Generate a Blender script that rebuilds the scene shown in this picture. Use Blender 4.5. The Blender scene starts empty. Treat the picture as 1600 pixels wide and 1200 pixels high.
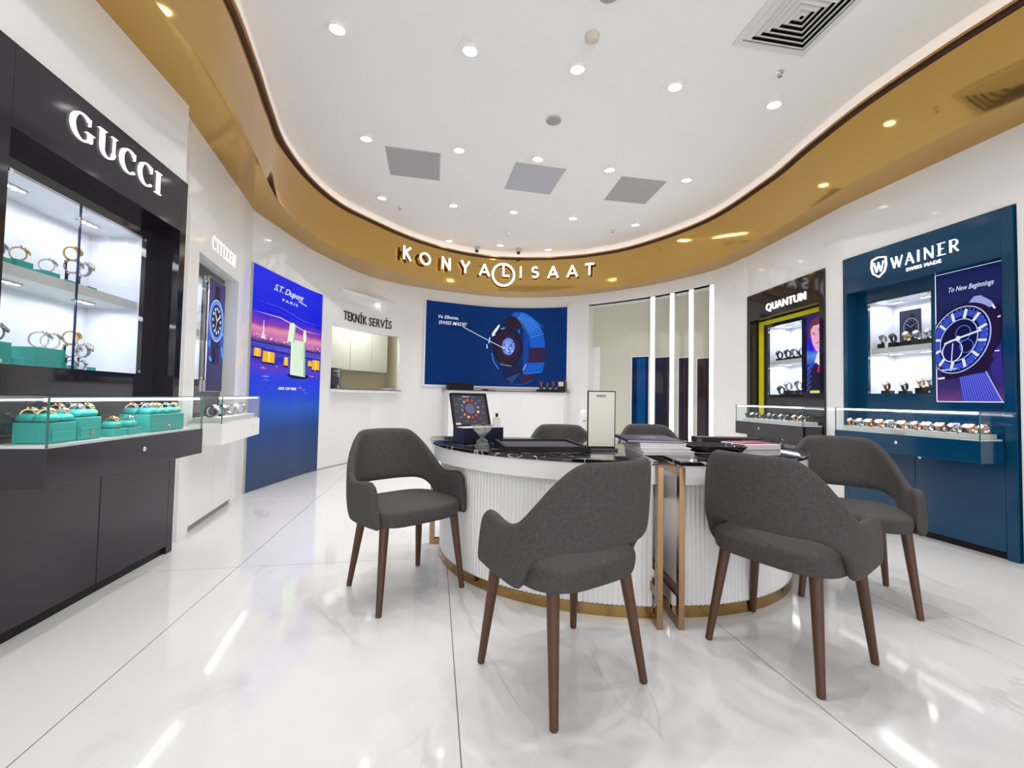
import bpy, bmesh, math, random
from math import pi, sin, cos, radians, atan2, hypot, sqrt
from mathutils import Vector, Matrix
from mathutils.geometry import tessellate_polygon
random.seed(7)
scene = bpy.context.scene
COL = scene.collection

# ------------------------------------------------------------------ camera
cam_data = bpy.data.cameras.new('camera')
cam_data.sensor_width = 36.0
cam_data.lens = 655.0 / 1600.0 * 36.0
cam_data.clip_start = 0.05
camera = bpy.data.objects.new('camera', cam_data)
COL.objects.link(camera)
camera.matrix_world = (Matrix.Translation((0, 0, 1.05)) @ Matrix.Rotation(pi / 2 + radians(1.92), 4, 'X')
                       @ Matrix.Rotation(radians(1.1), 4, 'Z'))
scene.camera = camera

# ------------------------------------------------------------------ world, exposure
world = bpy.data.worlds.new('world'); scene.world = world
world.use_nodes = True
world.node_tree.nodes['Background'].inputs[0].default_value = (0.97, 0.98, 1.0, 1)
world.node_tree.nodes['Background'].inputs[1].default_value = 2.0
vs = scene.view_settings
vs.view_transform = 'Standard'; vs.look = 'None'; vs.gamma = 1.0; vs.use_curve_mapping = False
vs.exposure = 0.10
SPOT_W = 40.0          # watts of each ceiling downlight
COVE = 4.5             # strength of the cove strip
CEIL = 3.72

# ------------------------------------------------------------------ materials
def srgb(r, g, b):
    f = lambda c: (c / 255 / 12.92) if c / 255 <= 0.04045 else ((c / 255 + 0.055) / 1.055) ** 2.4
    return (f(r), f(g), f(b), 1.0)
def mat(name, col, rough=0.5, metal=0.0, emit=0.0, ecol=None, coat=0.0, spec=0.5):
    m = bpy.data.materials.new(name); m.use_nodes = True
    b = m.node_tree.nodes['Principled BSDF']
    b.inputs['Base Color'].default_value = col
    b.inputs['Roughness'].default_value = rough
    b.inputs['Metallic'].default_value = metal
    b.inputs['Specular IOR Level'].default_value = spec
    b.inputs['Coat Weight'].default_value = coat
    b.inputs['Coat Roughness'].default_value = 0.03
    if emit:
        b.inputs['Emission Color'].default_value = ecol or col
        b.inputs['Emission Strength'].default_value = emit
    return m
def nodes(m):
    nt = m.node_tree
    return nt, nt.nodes, nt.links, nt.nodes['Principled BSDF']
_ec = {}
def ink(r, g, b, e=1.0):
    """colour of a backlit print: gives off its own light"""
    k = (r, g, b, e)
    if k not in _ec:
        c = srgb(r, g, b)
        _ec[k] = mat('backlit_print', (c[0] * .1, c[1] * .1, c[2] * .1, 1), 0.4, 0, e * .88, c, spec=0.15)
    return _ec[k]

def m_noise(name, c1, c2, rough, scale, detail=6, bump=0.0, stretch=None, metal=0.0, coat=0.0, bscale=None):
    m = mat(name, c1, rough, metal, coat=coat)
    nt, N, L, B = nodes(m)
    tc = N.new('ShaderNodeTexCoord'); mp = N.new('ShaderNodeMapping')
    if stretch: mp.inputs['Scale'].default_value = stretch
    no = N.new('ShaderNodeTexNoise'); no.inputs['Scale'].default_value = scale; no.inputs['Detail'].default_value = detail
    mx = N.new('ShaderNodeMix'); mx.data_type = 'RGBA'
    mx.inputs[6].default_value = c1; mx.inputs[7].default_value = c2
    L.new(tc.outputs['Object'], mp.inputs['Vector']); L.new(mp.outputs[0], no.inputs['Vector'])
    L.new(no.outputs['Fac'], mx.inputs[0]); L.new(mx.outputs[2], B.inputs['Base Color'])
    if bump:
        n2 = N.new('ShaderNodeTexNoise'); n2.inputs['Scale'].default_value = bscale or scale * 4; n2.inputs['Detail'].default_value = 3
        L.new(mp.outputs[0], n2.inputs['Vector'])
        bp = N.new('ShaderNodeBump'); bp.inputs['Strength'].default_value = bump; bp.inputs['Distance'].default_value = 0.002
        L.new(n2.outputs['Fac'], bp.inputs['Height']); L.new(bp.outputs[0], B.inputs['Normal'])
    return m

M_wall = mat('white_gloss_panel', srgb(238, 238, 237), 0.05, spec=0.5)
M_white = mat('white_lacquer', srgb(240, 240, 240), 0.08)
M_paint = mat('white_ceiling_paint', srgb(246, 246, 245), 0.7)
M_matte = mat('matte_white', srgb(225, 225, 223), 0.5)
M_gold = mat('gold_mirror', (0.62, 0.39, 0.12, 1), 0.07, 1.0)
M_goldtrim = mat('gold_trim', (0.50, 0.31, 0.15, 1), 0.3, 1.0)
M_plinth = mat('aged_gold', (0.40, 0.26, 0.10, 1), 0.16, 1.0)
M_bronze = mat('bronze_steel', (0.36, 0.22, 0.12, 1), 0.16, 1.0)
M_chrome = mat('chrome', (0.85, 0.85, 0.86, 1), 0.12, 1.0)
M_black = mat('black_gloss', srgb(34, 32, 38), 0.06, coat=0.3)
M_blackm = mat('black_matte', srgb(14, 13, 16), 0.45, spec=0.3)
M_charc = mat('charcoal_gloss', srgb(34, 31, 39), 0.08, coat=0.0)
M_teal = mat('petrol_blue_gloss', srgb(0, 60, 94), 0.1, coat=0.0)
M_tealbox = m_noise('teal_green_leatherette', srgb(24, 150, 144), srgb(36, 164, 156), 0.5, 60, bump=0.1)
M_yellow = mat('yellow_gloss', srgb(222, 214, 0), 0.25)
M_grey = mat('grey', srgb(150, 150, 150), 0.5)
M_panelgrey = mat('vent_grey', srgb(176, 176, 178), 0.6)
M_lightgrey = mat('light_grey', srgb(196, 197, 196), 0.4)
M_olive = mat('pale_olive_glass_panel', srgb(212, 212, 196), 0.1)
M_beige = mat('beige_wall', srgb(216, 206, 184), 0.6)
M_signwhite = mat('lit_white_letter', (1, 1, 1, 1), 0.4, 0, 1.0, (1, 0.97, 0.94, 1))
M_led = mat('led_white', (1, 1, 1, 1), 0.4, 0, 3.0, (1, 0.97, 0.92, 1))
M_ledspot = mat('led_spot', (1, 1, 1, 1), 0.4, 0, 6.0, (1, 0.98, 0.95, 1))
M_lamp = mat('downlight_lens', (1, 1, 1, 1), 0.4, 0, 9.0, (1, 0.98, 0.95, 1))
M_cove = mat('cove_led', (1, 1, 1, 1), 0.4, 0, COVE, (1, 0.95, 0.93, 1))
M_darkbrown = mat('dark_brown_letter', srgb(62, 38, 36), 0.5)
M_bluerefl = mat('dark_blue_glass', srgb(12, 40, 74), 0.08)  # this and the next two: mirror reflections painted as door colours
M_darkrefl = mat('smoked_glass', srgb(44, 42, 52), 0.06)
M_plum = mat('plum_glass', srgb(50, 36, 46), 0.06)
M_niche = mat('niche_white', srgb(222, 224, 234), 0.35)
M_navy = mat('navy_cloth', srgb(20, 24, 62), 0.5, spec=0.3)
M_paper = mat('paper_white', srgb(214, 210, 214), 0.6)
M_felt = m_noise('grey_felt', srgb(52, 52, 60), srgb(66, 66, 74), 0.95, 400)
M_cream = mat('cream_satin_panel', srgb(222, 220, 208), 0.3)
M_pink = mat('magenta_print', srgb(165, 40, 90), 0.3)
M_choc = mat('dark_wrapped_sweet', srgb(60, 26, 22), 0.3)
M_orange = mat('orange_leaf', srgb(178, 84, 52), 0.6)
M_green = mat('green_leaf', srgb(110, 120, 70), 0.6)

# fabric
M_fabric = m_noise('charcoal_upholstery', srgb(50, 47, 48), srgb(88, 84, 85), 0.95, 90, detail=8, bump=0.5, bscale=700)
# walnut legs
M_wood = m_noise('walnut', srgb(62, 36, 23), srgb(96, 60, 37), 0.4, 16, stretch=(1, 1, 0.12))

def m_glass(name, tint=(1, 1, 1, 1), ior=1.45, boost=0.0):
    m = bpy.data.materials.new(name); m.use_nodes = True
    nt = m.node_tree; N = nt.nodes; L = nt.links
    N.remove(N['Principled BSDF'])
    t = N.new('ShaderNodeBsdfTransparent'); t.inputs[0].default_value = tint
    g = N.new('ShaderNodeBsdfGlossy'); g.inputs['Roughness'].default_value = 0.01
    # Schlick reflectance, the same from both sides of the thin pane
    lw = N.new('ShaderNodeLayerWeight'); lw.inputs['Blend'].default_value = 0.5; f0 = ((ior - 1) / (ior + 1)) ** 2
    pw = N.new('ShaderNodeMath'); pw.operation = 'POWER'; pw.inputs[1].default_value = 5; L.new(lw.outputs['Facing'], pw.inputs[0])
    f = N.new('ShaderNodeMath'); f.operation = 'MULTIPLY_ADD'; f.inputs[1].default_value = 1 - f0; f.inputs[2].default_value = f0; L.new(pw.outputs[0], f.inputs[0])
    x = N.new('ShaderNodeMixShader')
    L.new(f.outputs[0], x.inputs[0]); L.new(t.outputs[0], x.inputs[1]); L.new(g.outputs[0], x.inputs[2])
    L.new(x.outputs[0], N['Material Output'].inputs[0])
    return m
M_glass = m_glass('clear_glass', (0.97, 0.985, 0.98, 1), 1.3)
M_crystal = m_glass('cut_crystal', (0.93, 0.95, 0.95, 1), 1.9)
def _milky(m, f):
    nt = m.node_tree; N = nt.nodes; L = nt.links
    src = N['Material Output'].inputs[0].links[0].from_socket
    d = N.new('ShaderNodeBsdfTranslucent'); d.inputs[0].default_value = (.9, .92, .93, 1)
    x = N.new('ShaderNodeMixShader'); x.inputs[0].default_value = f
    L.new(src, x.inputs[1]); L.new(d.outputs[0], x.inputs[2]); L.new(x.outputs[0], N['Material Output'].inputs[0])
_milky(M_crystal, 0.14)
M_glassedge = mat('green_glass_edge', srgb(60, 110, 110), 0.1)

def m_marble_floor():
    m = mat('polished_white_marble_tiles', srgb(236, 235, 233), 0.07, coat=0.0, spec=0.5)
    nt, N, L, B = nodes(m)
    tc = N.new('ShaderNodeTexCoord')
    mp = N.new('ShaderNodeMapping'); mp.vector_type = 'TEXTURE'
    mp.inputs['Location'].default_value = (-1.63, 2.56, 0); mp.inputs['Rotation'].default_value = (0, 0, radians(10.4))
    L.new(tc.outputs['Object'], mp.inputs['Vector'])
    sx = N.new('ShaderNodeSeparateXYZ'); L.new(mp.outputs[0], sx.inputs[0])
    def mth(op, a, b=None, c=None):
        n = N.new('ShaderNodeMath'); n.operation = op
        for i, v in enumerate((a, b, c)):
            if v is None: continue
            if hasattr(v, 'links'): L.new(v, n.inputs[i])
            else: n.inputs[i].default_value = v
        return n.outputs[0]
    # joints: distance to nearest multiple of the slab size
    def joint(out, size, w):
        a = mth('ABSOLUTE', mth('SUBTRACT', mth('FRACT', mth('ADD', mth('DIVIDE', out, size), 100.5)), 0.5))
        return mth('LESS_THAN', mth('MULTIPLY', a, size), w)
    jx = joint(sx.outputs[0], 1.242, 0.0016); jy = joint(sx.outputs[1], 1.87, 0.0011)
    jj = mth('MAXIMUM', jx, jy)
    # per slab random offset for veins
    ix = mth('FLOOR', mth('DIVIDE', sx.outputs[0], 1.242)); iy = mth('FLOOR', mth('DIVIDE', sx.outputs[1], 1.87))
    cmb = N.new('ShaderNodeCombineXYZ'); L.new(mth('MULTIPLY', ix, 7.3), cmb.inputs[0]); L.new(mth('MULTIPLY', iy, 5.1), cmb.inputs[1])
    add = N.new('ShaderNodeVectorMath'); add.operation = 'ADD'
    L.new(mp.outputs[0], add.inputs[0]); L.new(cmb.outputs[0], add.inputs[1])
    m2 = N.new('ShaderNodeMapping'); m2.inputs['Rotation'].default_value = (0, 0, radians(-58)); m2.inputs['Scale'].default_value = (1.9, 0.55, 1)
    L.new(add.outputs[0], m2.inputs['Vector'])
    n1 = N.new('ShaderNodeTexNoise'); n1.inputs['Scale'].default_value = 0.75; n1.inputs['Detail'].default_value = 9; n1.inputs['Roughness'].default_value = 0.52
    n1.inputs['Distortion'].default_value = 0.7
    L.new(m2.outputs[0], n1.inputs['Vector'])
    v = mth('ABSOLUTE', mth('SUBTRACT', n1.outputs['Fac'], 0.5))
    r1 = N.new('ShaderNodeMapRange'); r1.inputs['From Min'].default_value = 0.0; r1.inputs['From Max'].default_value = 0.016
    r1.inputs['To Min'].default_value = 1; r1.inputs['To Max'].default_value = 0
    L.new(v, r1.inputs['Value'])
    n2 = N.new('ShaderNodeTexNoise'); n2.inputs['Scale'].default_value = 1.3; n2.inputs['Detail'].default_value = 3
    L.new(add.outputs[0], n2.inputs['Vector'])
    r2 = N.new('ShaderNodeMapRange'); r2.inputs['From Min'].default_value = 0.48; r2.inputs['From Max'].default_value = 0.66
    L.new(n2.outputs['Fac'], r2.inputs['Value'])
    vein = mth('MULTIPLY', r1.outputs[0], mth('MULTIPLY', r2.outputs[0], 0.34))
    n3 = N.new('ShaderNodeTexNoise'); n3.inputs['Scale'].default_value = 0.9; n3.inputs['Detail'].default_value = 4
    L.new(m2.outputs[0], n3.inputs['Vector'])
    c0 = N.new('ShaderNodeMix'); c0.data_type = 'RGBA'; c0.inputs[6].default_value = srgb(226, 226, 225); c0.inputs[7].default_value = srgb(214, 213, 213)
    L.new(n3.outputs['Fac'], c0.inputs[0])
    c1 = N.new('ShaderNodeMix'); c1.data_type = 'RGBA'; c1.inputs[7].default_value = srgb(150, 144, 141)
    L.new(vein, c1.inputs[0]); L.new(c0.outputs[2], c1.inputs[6])
    c2 = N.new('ShaderNodeMix'); c2.data_type = 'RGBA'; c2.inputs[7].default_value = srgb(70, 66, 64)
    L.new(jj, c2.inputs[0]); L.new(c1.outputs[2], c2.inputs[6])
    L.new(c2.outputs[2], B.inputs['Base Color'])
    return m
M_floor = m_marble_floor()

def m_black_marble():
    m = mat('black_marble', srgb(18, 16, 18), 0.04, coat=0.5)
    nt, N, L, B = nodes(m)
    tc = N.new('ShaderNodeTexCoord')
    mp = N.new('ShaderNodeMapping'); mp.inputs['Rotation'].default_value = (0, 0, 0.5); mp.inputs['Scale'].default_value = (1.3, 3.2, 1)
    n1 = N.new('ShaderNodeTexNoise'); n1.inputs['Scale'].default_value = 1.7; n1.inputs['Detail'].default_value = 8; n1.inputs['Distortion'].default_value = 1.6
    L.new(tc.outputs['Object'], mp.inputs['Vector']); L.new(mp.outputs[0], n1.inputs['Vector'])
    a = N.new('ShaderNodeMath'); a.operation = 'SUBTRACT'; a.inputs[1].default_value = 0.5; L.new(n1.outputs['Fac'], a.inputs[0])
    b = N.new('ShaderNodeMath'); b.operation = 'ABSOLUTE'; L.new(a.outputs[0], b.inputs[0])
    r = N.new('ShaderNodeMapRange'); r.inputs['From Max'].default_value = 0.012; r.inputs['To Min'].default_value = 1; r.inputs['To Max'].default_value = 0
    L.new(b.outputs[0], r.inputs['Value'])
    c = N.new('ShaderNodeMix'); c.data_type = 'RGBA'; c.inputs[6].default_value = srgb(20, 18, 20); c.inputs[7].default_value = srgb(205, 198, 196)
    L.new(r.outputs[0], c.inputs[0]); L.new(c.outputs[2], B.inputs['Base Color'])
    return m
M_bmarble = m_black_marble()

def m_ramp_print(name, stops, wob=0.05, wscale=3.0, strength=1.0, streak=None):
    """backlit print whose colours run up the sheet (UV v), stirred by noise"""
    m = mat(name, (0.01, 0.01, 0.01, 1), 0.3, spec=0.2)
    nt, N, L, B = nodes(m)
    uv = N.new('ShaderNodeUVMap'); sx = N.new('ShaderNodeSeparateXYZ'); L.new(uv.outputs[0], sx.inputs[0])
    mp = N.new('ShaderNodeMapping'); mp.inputs['Scale'].default_value = (1, 3.2, 1); L.new(uv.outputs[0], mp.inputs['Vector'])
    n = N.new('ShaderNodeTexNoise'); n.inputs['Scale'].default_value = wscale; n.inputs['Detail'].default_value = 3
    L.new(mp.outputs[0], n.inputs['Vector'])
    a = N.new('ShaderNodeMath'); a.operation = 'SUBTRACT'; a.inputs[1].default_value = 0.5; L.new(n.outputs['Fac'], a.inputs[0])
    b = N.new('ShaderNodeMath'); b.operation = 'MULTIPLY_ADD'; b.inputs[1].default_value = wob; L.new(a.outputs[0], b.inputs[0]); L.new(sx.outputs[1], b.inputs[2])
    cr = N.new('ShaderNodeValToRGB'); els = cr.color_ramp.elements
    while len(els) > 1: els.remove(els[0])
    els[0].position = stops[0][0]; els[0].color = srgb(*stops[0][1])
    for p, c in stops[1:]:
        e = els.new(p); e.color = srgb(*c)
    L.new(b.outputs[0], cr.inputs[0])
    L.new(cr.outputs[0], B.inputs['Emission Color']); B.inputs['Emission Strength'].default_value = strength * .88
    return m

# ------------------------------------------------------------------ mesh builder
class MB:
    def __init__(s): s.v = []; s.f = []; s.mi = []; s.mats = []
    def mid(s, m):
        if m is None: return 0
        if m not in s.mats: s.mats.append(m)
        return s.mats.index(m)
    def add(s, vs, fs, m=None, T=None):
        o = len(s.v); k = s.mid(m)
        for p in vs:
            p = Vector(p)
            s.v.append(tuple(T @ p) if T else tuple(p))
        for f in fs:
            s.f.append([i + o for i in f]); s.mi.append(k)
    def box(s, x0, x1, y0, y1, z0, z1, m=None, T=None):
        vs = [(x, y, z) for z in (z0, z1) for y in (y0, y1) for x in (x0, x1)]
        s.add(vs, [(0, 2, 3, 1), (4, 5, 7, 6), (0, 1, 5, 4), (2, 6, 7, 3), (0, 4, 6, 2), (1, 3, 7, 5)], m, T)
        return s
    def lathe(s, prof, n=24, m=None, T=None, cap=True):
        vs = []; fs = []
        for r, z in prof:
            for i in range(n):
                a = 2 * pi * i / n; vs.append((r * cos(a), r * sin(a), z))
        for j in range(len(prof) - 1):
            for i in range(n):
                k = (i + 1) % n
                fs.append((j * n + i, j * n + k, (j + 1) * n + k, (j + 1) * n + i))
        if cap:
            fs.append(tuple(reversed(range(n)))); fs.append(tuple(range((len(prof) - 1) * n, len(prof) * n)))
        s.add(vs, fs, m, T); return s
    def bar(s, p, q, r0, r1=None, n=12, m=None, T=None):
        p = Vector(p); q = Vector(q); r1 = r0 if r1 is None else r1
        d = (q - p); R = d.to_track_quat('Z', 'Y').to_matrix().to_4x4()
        TT = Matrix.Translation(p) @ R
        if T: TT = T @ TT
        s.lathe([(r0, 0), (r1, d.length)], n, m, TT); return s
    def prism(s, poly, y0, y1, m=None, T=None):
        """polygon in (x,z), given anticlockwise seen from -y; front face at y0"""
        n = len(poly)
        vs = [(x, y0, z) for x, z in poly] + [(x, y1, z) for x, z in poly]
        fs = []
        for t in tessellate_polygon([[Vector((x, z, 0)) for x, z in poly]]):
            a, b, c = t
            area = (poly[b][0] - poly[a][0]) * (poly[c][1] - poly[a][1]) - (poly[c][0] - poly[a][0]) * (poly[b][1] - poly[a][1])
            if area < 0: a, b, c = a, c, b
            fs.append((a, b, c)); fs.append((n + a, n + c, n + b))
        for i in range(n):
            k = (i + 1) % n; fs.append((i, n + i, n + k, k))
        s.add(vs, fs, m, T); return s
    def build(s, name, m=None, parent=None, smooth=False, bevel=0.0, seg=2, loc=None, rotz=None, sub=0, fixn=False, angle=35):
        me = bpy.data.meshes.new(name)
        me.from_pydata(s.v, [], s.f)
        mats = s.mats if s.mats else [m]
        if s.mats and m is not None and m not in mats: mats = mats
        for x in mats: me.materials.append(x)
        if len(mats) > 1:
            for p, k in zip(me.polygons, s.mi): p.material_index = k
        if fixn:
            bm = bmesh.new(); bm.from_mesh(me); bmesh.ops.recalc_face_normals(bm, faces=bm.faces); bm.to_mesh(me); bm.free()
        if smooth:
            for p in me.polygons: p.use_smooth = True
            if not sub: me.set_sharp_from_angle(angle=radians(angle))
        me.validate(); me.update()
        o = bpy.data.objects.new(name, me); COL.objects.link(o)
        if parent: o.parent = parent
        if loc is not None: o.location = loc
        if rotz is not None: o.rotation_euler.z = rotz
        if bevel:
            b = o.modifiers.new('bevel', 'BEVEL'); b.width = bevel; b.segments = seg; b.limit_method = 'ANGLE'
        if sub:
            b = o.modifiers.new('subsurf', 'SUBSURF'); b.levels = sub; b.render_levels = sub
        return o

def tag(o, label=None, cat=None, group=None, kind=None):
    if label: o['label'] = label
    if cat: o['category'] = cat
    if group: o['group'] = group
    if kind: o['kind'] = kind
    return o
def empty(name, loc=(0, 0, 0), rz=0.0, label=None, cat=None, group=None):
    o = bpy.data.objects.new(name, None); COL.objects.link(o)
    o.location = loc; o.rotation_euler = (0, 0, rz); o.empty_display_size = 0.05
    return tag(o, label, cat, group)
def copy_tree(o, parent=None):
    c = o.copy(); COL.objects.link(c); c.parent = parent
    for ch in list(o.children):
        copy_tree(ch, c)
    return c
def struct(o): o['kind'] = 'structure'; return o

# ------------------------------------------------------------------ 2-D lettering and drawing
def arc(cx, cy, rx, ry, a0, a1, n=18):
    return [(cx + rx * cos(radians(a0 + (a1 - a0) * i / n)), cy + ry * sin(radians(a0 + (a1 - a0) * i / n))) for i in range(n + 1)]
def stroke(pts, T, t=None, w=None):
    """ribbon along pts as quads; broad-nib width between t (level) and T (upright), or fixed w"""
    out = []; L = []; R = []
    n = len(pts)
    for i in range(n):
        a = pts[max(i - 1, 0)]; b = pts[min(i + 1, n - 1)]
        dx, dy = b[0] - a[0], b[1] - a[1]; l = hypot(dx, dy) or 1; dx /= l; dy /= l
        ww = w if w is not None else t + (T - t) * abs(dy) ** 1.6
        L.append((pts[i][0] - dy * ww / 2, pts[i][1] + dx * ww / 2)); R.append((pts[i][0] + dy * ww / 2, pts[i][1] - dx * ww / 2))
    for i in range(n - 1):
        out.append([R[i], R[i + 1], L[i + 1], L[i]])
    return out
def serif_glyph(ch, T=0.17, t=0.04, serif=True):
    S = []; ln = lambda a, b, w: S.extend(stroke([a, b], 0, w=w)); h = t
    def sf(x, y, hw=0.13):
        if serif: ln((x - hw, y), (x + hw, y), t)
    if ch == 'G':
        S += stroke(arc(.47, .5, .40, .485, 48, 322, 30), T, t); ln((.80, .10), (.80, .42), T * .9)
        ln((.62, .42), (.96, .42), t); ln((.76, .96), (.76, .70), t); return S, .98
    if ch == 'C':
        S += stroke(arc(.46, .5, .39, .485, 45, 315, 30), T, t); ln((.75, .96), (.75, .68), t); return S, .88
    if ch == 'U':
        S += stroke([(.22, .98), (.22, .32)], T, w=T)
        S += stroke(arc(.50, .33, .28, .31, 180, 360, 16), T * .8, t); ln((.78, .33), (.78, .98), t * 1.3)
        sf(.22, .98, .17); sf(.78, .98, .12); return S, .98
    if ch == 'I':
        ln((.2, 0.02), (.2, .98), T); sf(.2, .98, .18); sf(.2, .02, .18); return S, .42
    if ch == 'T':
        ln((.38, 0.02), (.38, .96), T); ln((.04, .965), (.72, .965), t * 1.3); ln((.055, .965), (.055, .78), t); ln((.705, .965), (.705, .78), t); sf(.38, .02, .17); return S, .78
    if ch == 'Z':
        ln((.10, .965), (.62, .965), t * 1.3); ln((.08, .035), (.66, .035), t * 1.3); ln((.56, .96), (.14, .04), T)
        ln((.11, .965), (.11, .78), t); ln((.64, .03), (.64, .24), t); return S, .74
    if ch == 'E':
        ln((.22, 0.02), (.22, .98), T); ln((.06, .965), (.66, .965), t * 1.3); ln((.06, .035), (.68, .035), t * 1.3); ln((.22, .51), (.52, .51), t * 1.2)
        if serif: ln((.645, .965), (.645, .78), t); ln((.665, .035), (.665, .22), t); ln((.51, .40), (.51, .62), t)
        return S, .76
    if ch == 'N':
        ln((.18, .02), (.18, .98), t * 1.4); ln((.80, .02), (.80, .98), t * 1.4); ln((.16, .98), (.80, .02), T)
        sf(.16, .98, .12); sf(.18, .02, .12); sf(.80, .98, .12); return S, .96
    if ch == 'W':
        for a, b, w in (((.06, .98), (.34, .02), T), ((.34, .02), (.56, .98), t * 1.3), ((.50, .98), (.78, .02), T), ((.78, .02), (1.04, .98), t * 1.3)): ln(a, b, w)
        sf(.06, .98, .1); sf(1.04, .98, .1); return S, 1.12
    if ch == 'A':
        ln((.08, .02), (.42, .98), t * 1.3); ln((.40, .98), (.76, .02), T); ln((.20, .33), (.62, .33), t * 1.2); return S, .84
    if ch == 'R':
        ln((.16, .02), (.16, .98), T); S += stroke([(.16, .96)] + arc(.42, .72, .22, .24, 90, -90, 12) + [(.16, .48)], T * .9, t * 1.2)
        ln((.36, .48), (.70, .02), T * .9); return S, .76
    return S, .4
def serif_word(txt, x0, x1, z0, z1, T=.17, t=.04, serif=True, gap=.06):
    polys = []; x = 0
    for ch in txt:
        S, w = serif_glyph(ch, T, t, serif)
        polys += [[(px + x, py) for px, py in p] for p in S]; x += w + gap
    x -= gap
    sx = (x1 - x0) / x; sz = (z1 - z0)
    return [[(x0 + px * sx, z0 + py * sz) for px, py in p] for p in polys]
def raised(name, polys, y, d, m, parent):
    b = MB()
    for p in polys: b.prism(p, y - d, y, m)
    return b.build(name, m, parent)

_tc = {}
def text_mesh(s, shear=0.0, offset=0.0, spacing=1.0, extrude=0.0):
    """built-in lettering as vertices/faces in (x, z) facing -y, normalised to its own size"""
    k = (s, shear, offset, spacing, extrude)
    if k in _tc: return _tc[k]
    cu = bpy.data.curves.new('t', 'FONT'); cu.body = s; cu.shear = shear; cu.offset = offset
    cu.space_character = spacing; cu.extrude = extrude; cu.resolution_u = 4
    ob = bpy.data.objects.new('t', cu); COL.objects.link(ob)
    dg = bpy.context.evaluated_depsgraph_get(); dg.update()
    me = bpy.data.meshes.new_from_object(ob.evaluated_get(dg))
    vs = [tuple(v.co) for v in me.vertices]; fs = [tuple(p.vertices) for p in me.polygons]
    bpy.data.objects.remove(ob); bpy.data.curves.remove(cu); bpy.data.meshes.remove(me)
    xs = [v[0] for v in vs]; ys = [v[1] for v in vs]
    _tc[k] = (vs, fs, min(xs), max(xs), min(ys), max(ys)); return _tc[k]
def text_part(name, s, x0, x1, z0, z1, y, d, m, parent, shear=0.0, offset=0.0, spacing=1.0):
    vs, fs, a, b, c, e = text_mesh(s, shear, offset, spacing, 0.5)
    sx = (x1 - x0) / (b - a); sz = (z1 - z0) / (e - c)
    V = [(x0 + (v[0] - a) * sx, y - (v[2] + .5) * d, z0 + (v[1] - c) * sz) for v in vs]
    mb = MB(); mb.add(V, fs, m)
    return mb.build(name, m, parent)

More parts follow.
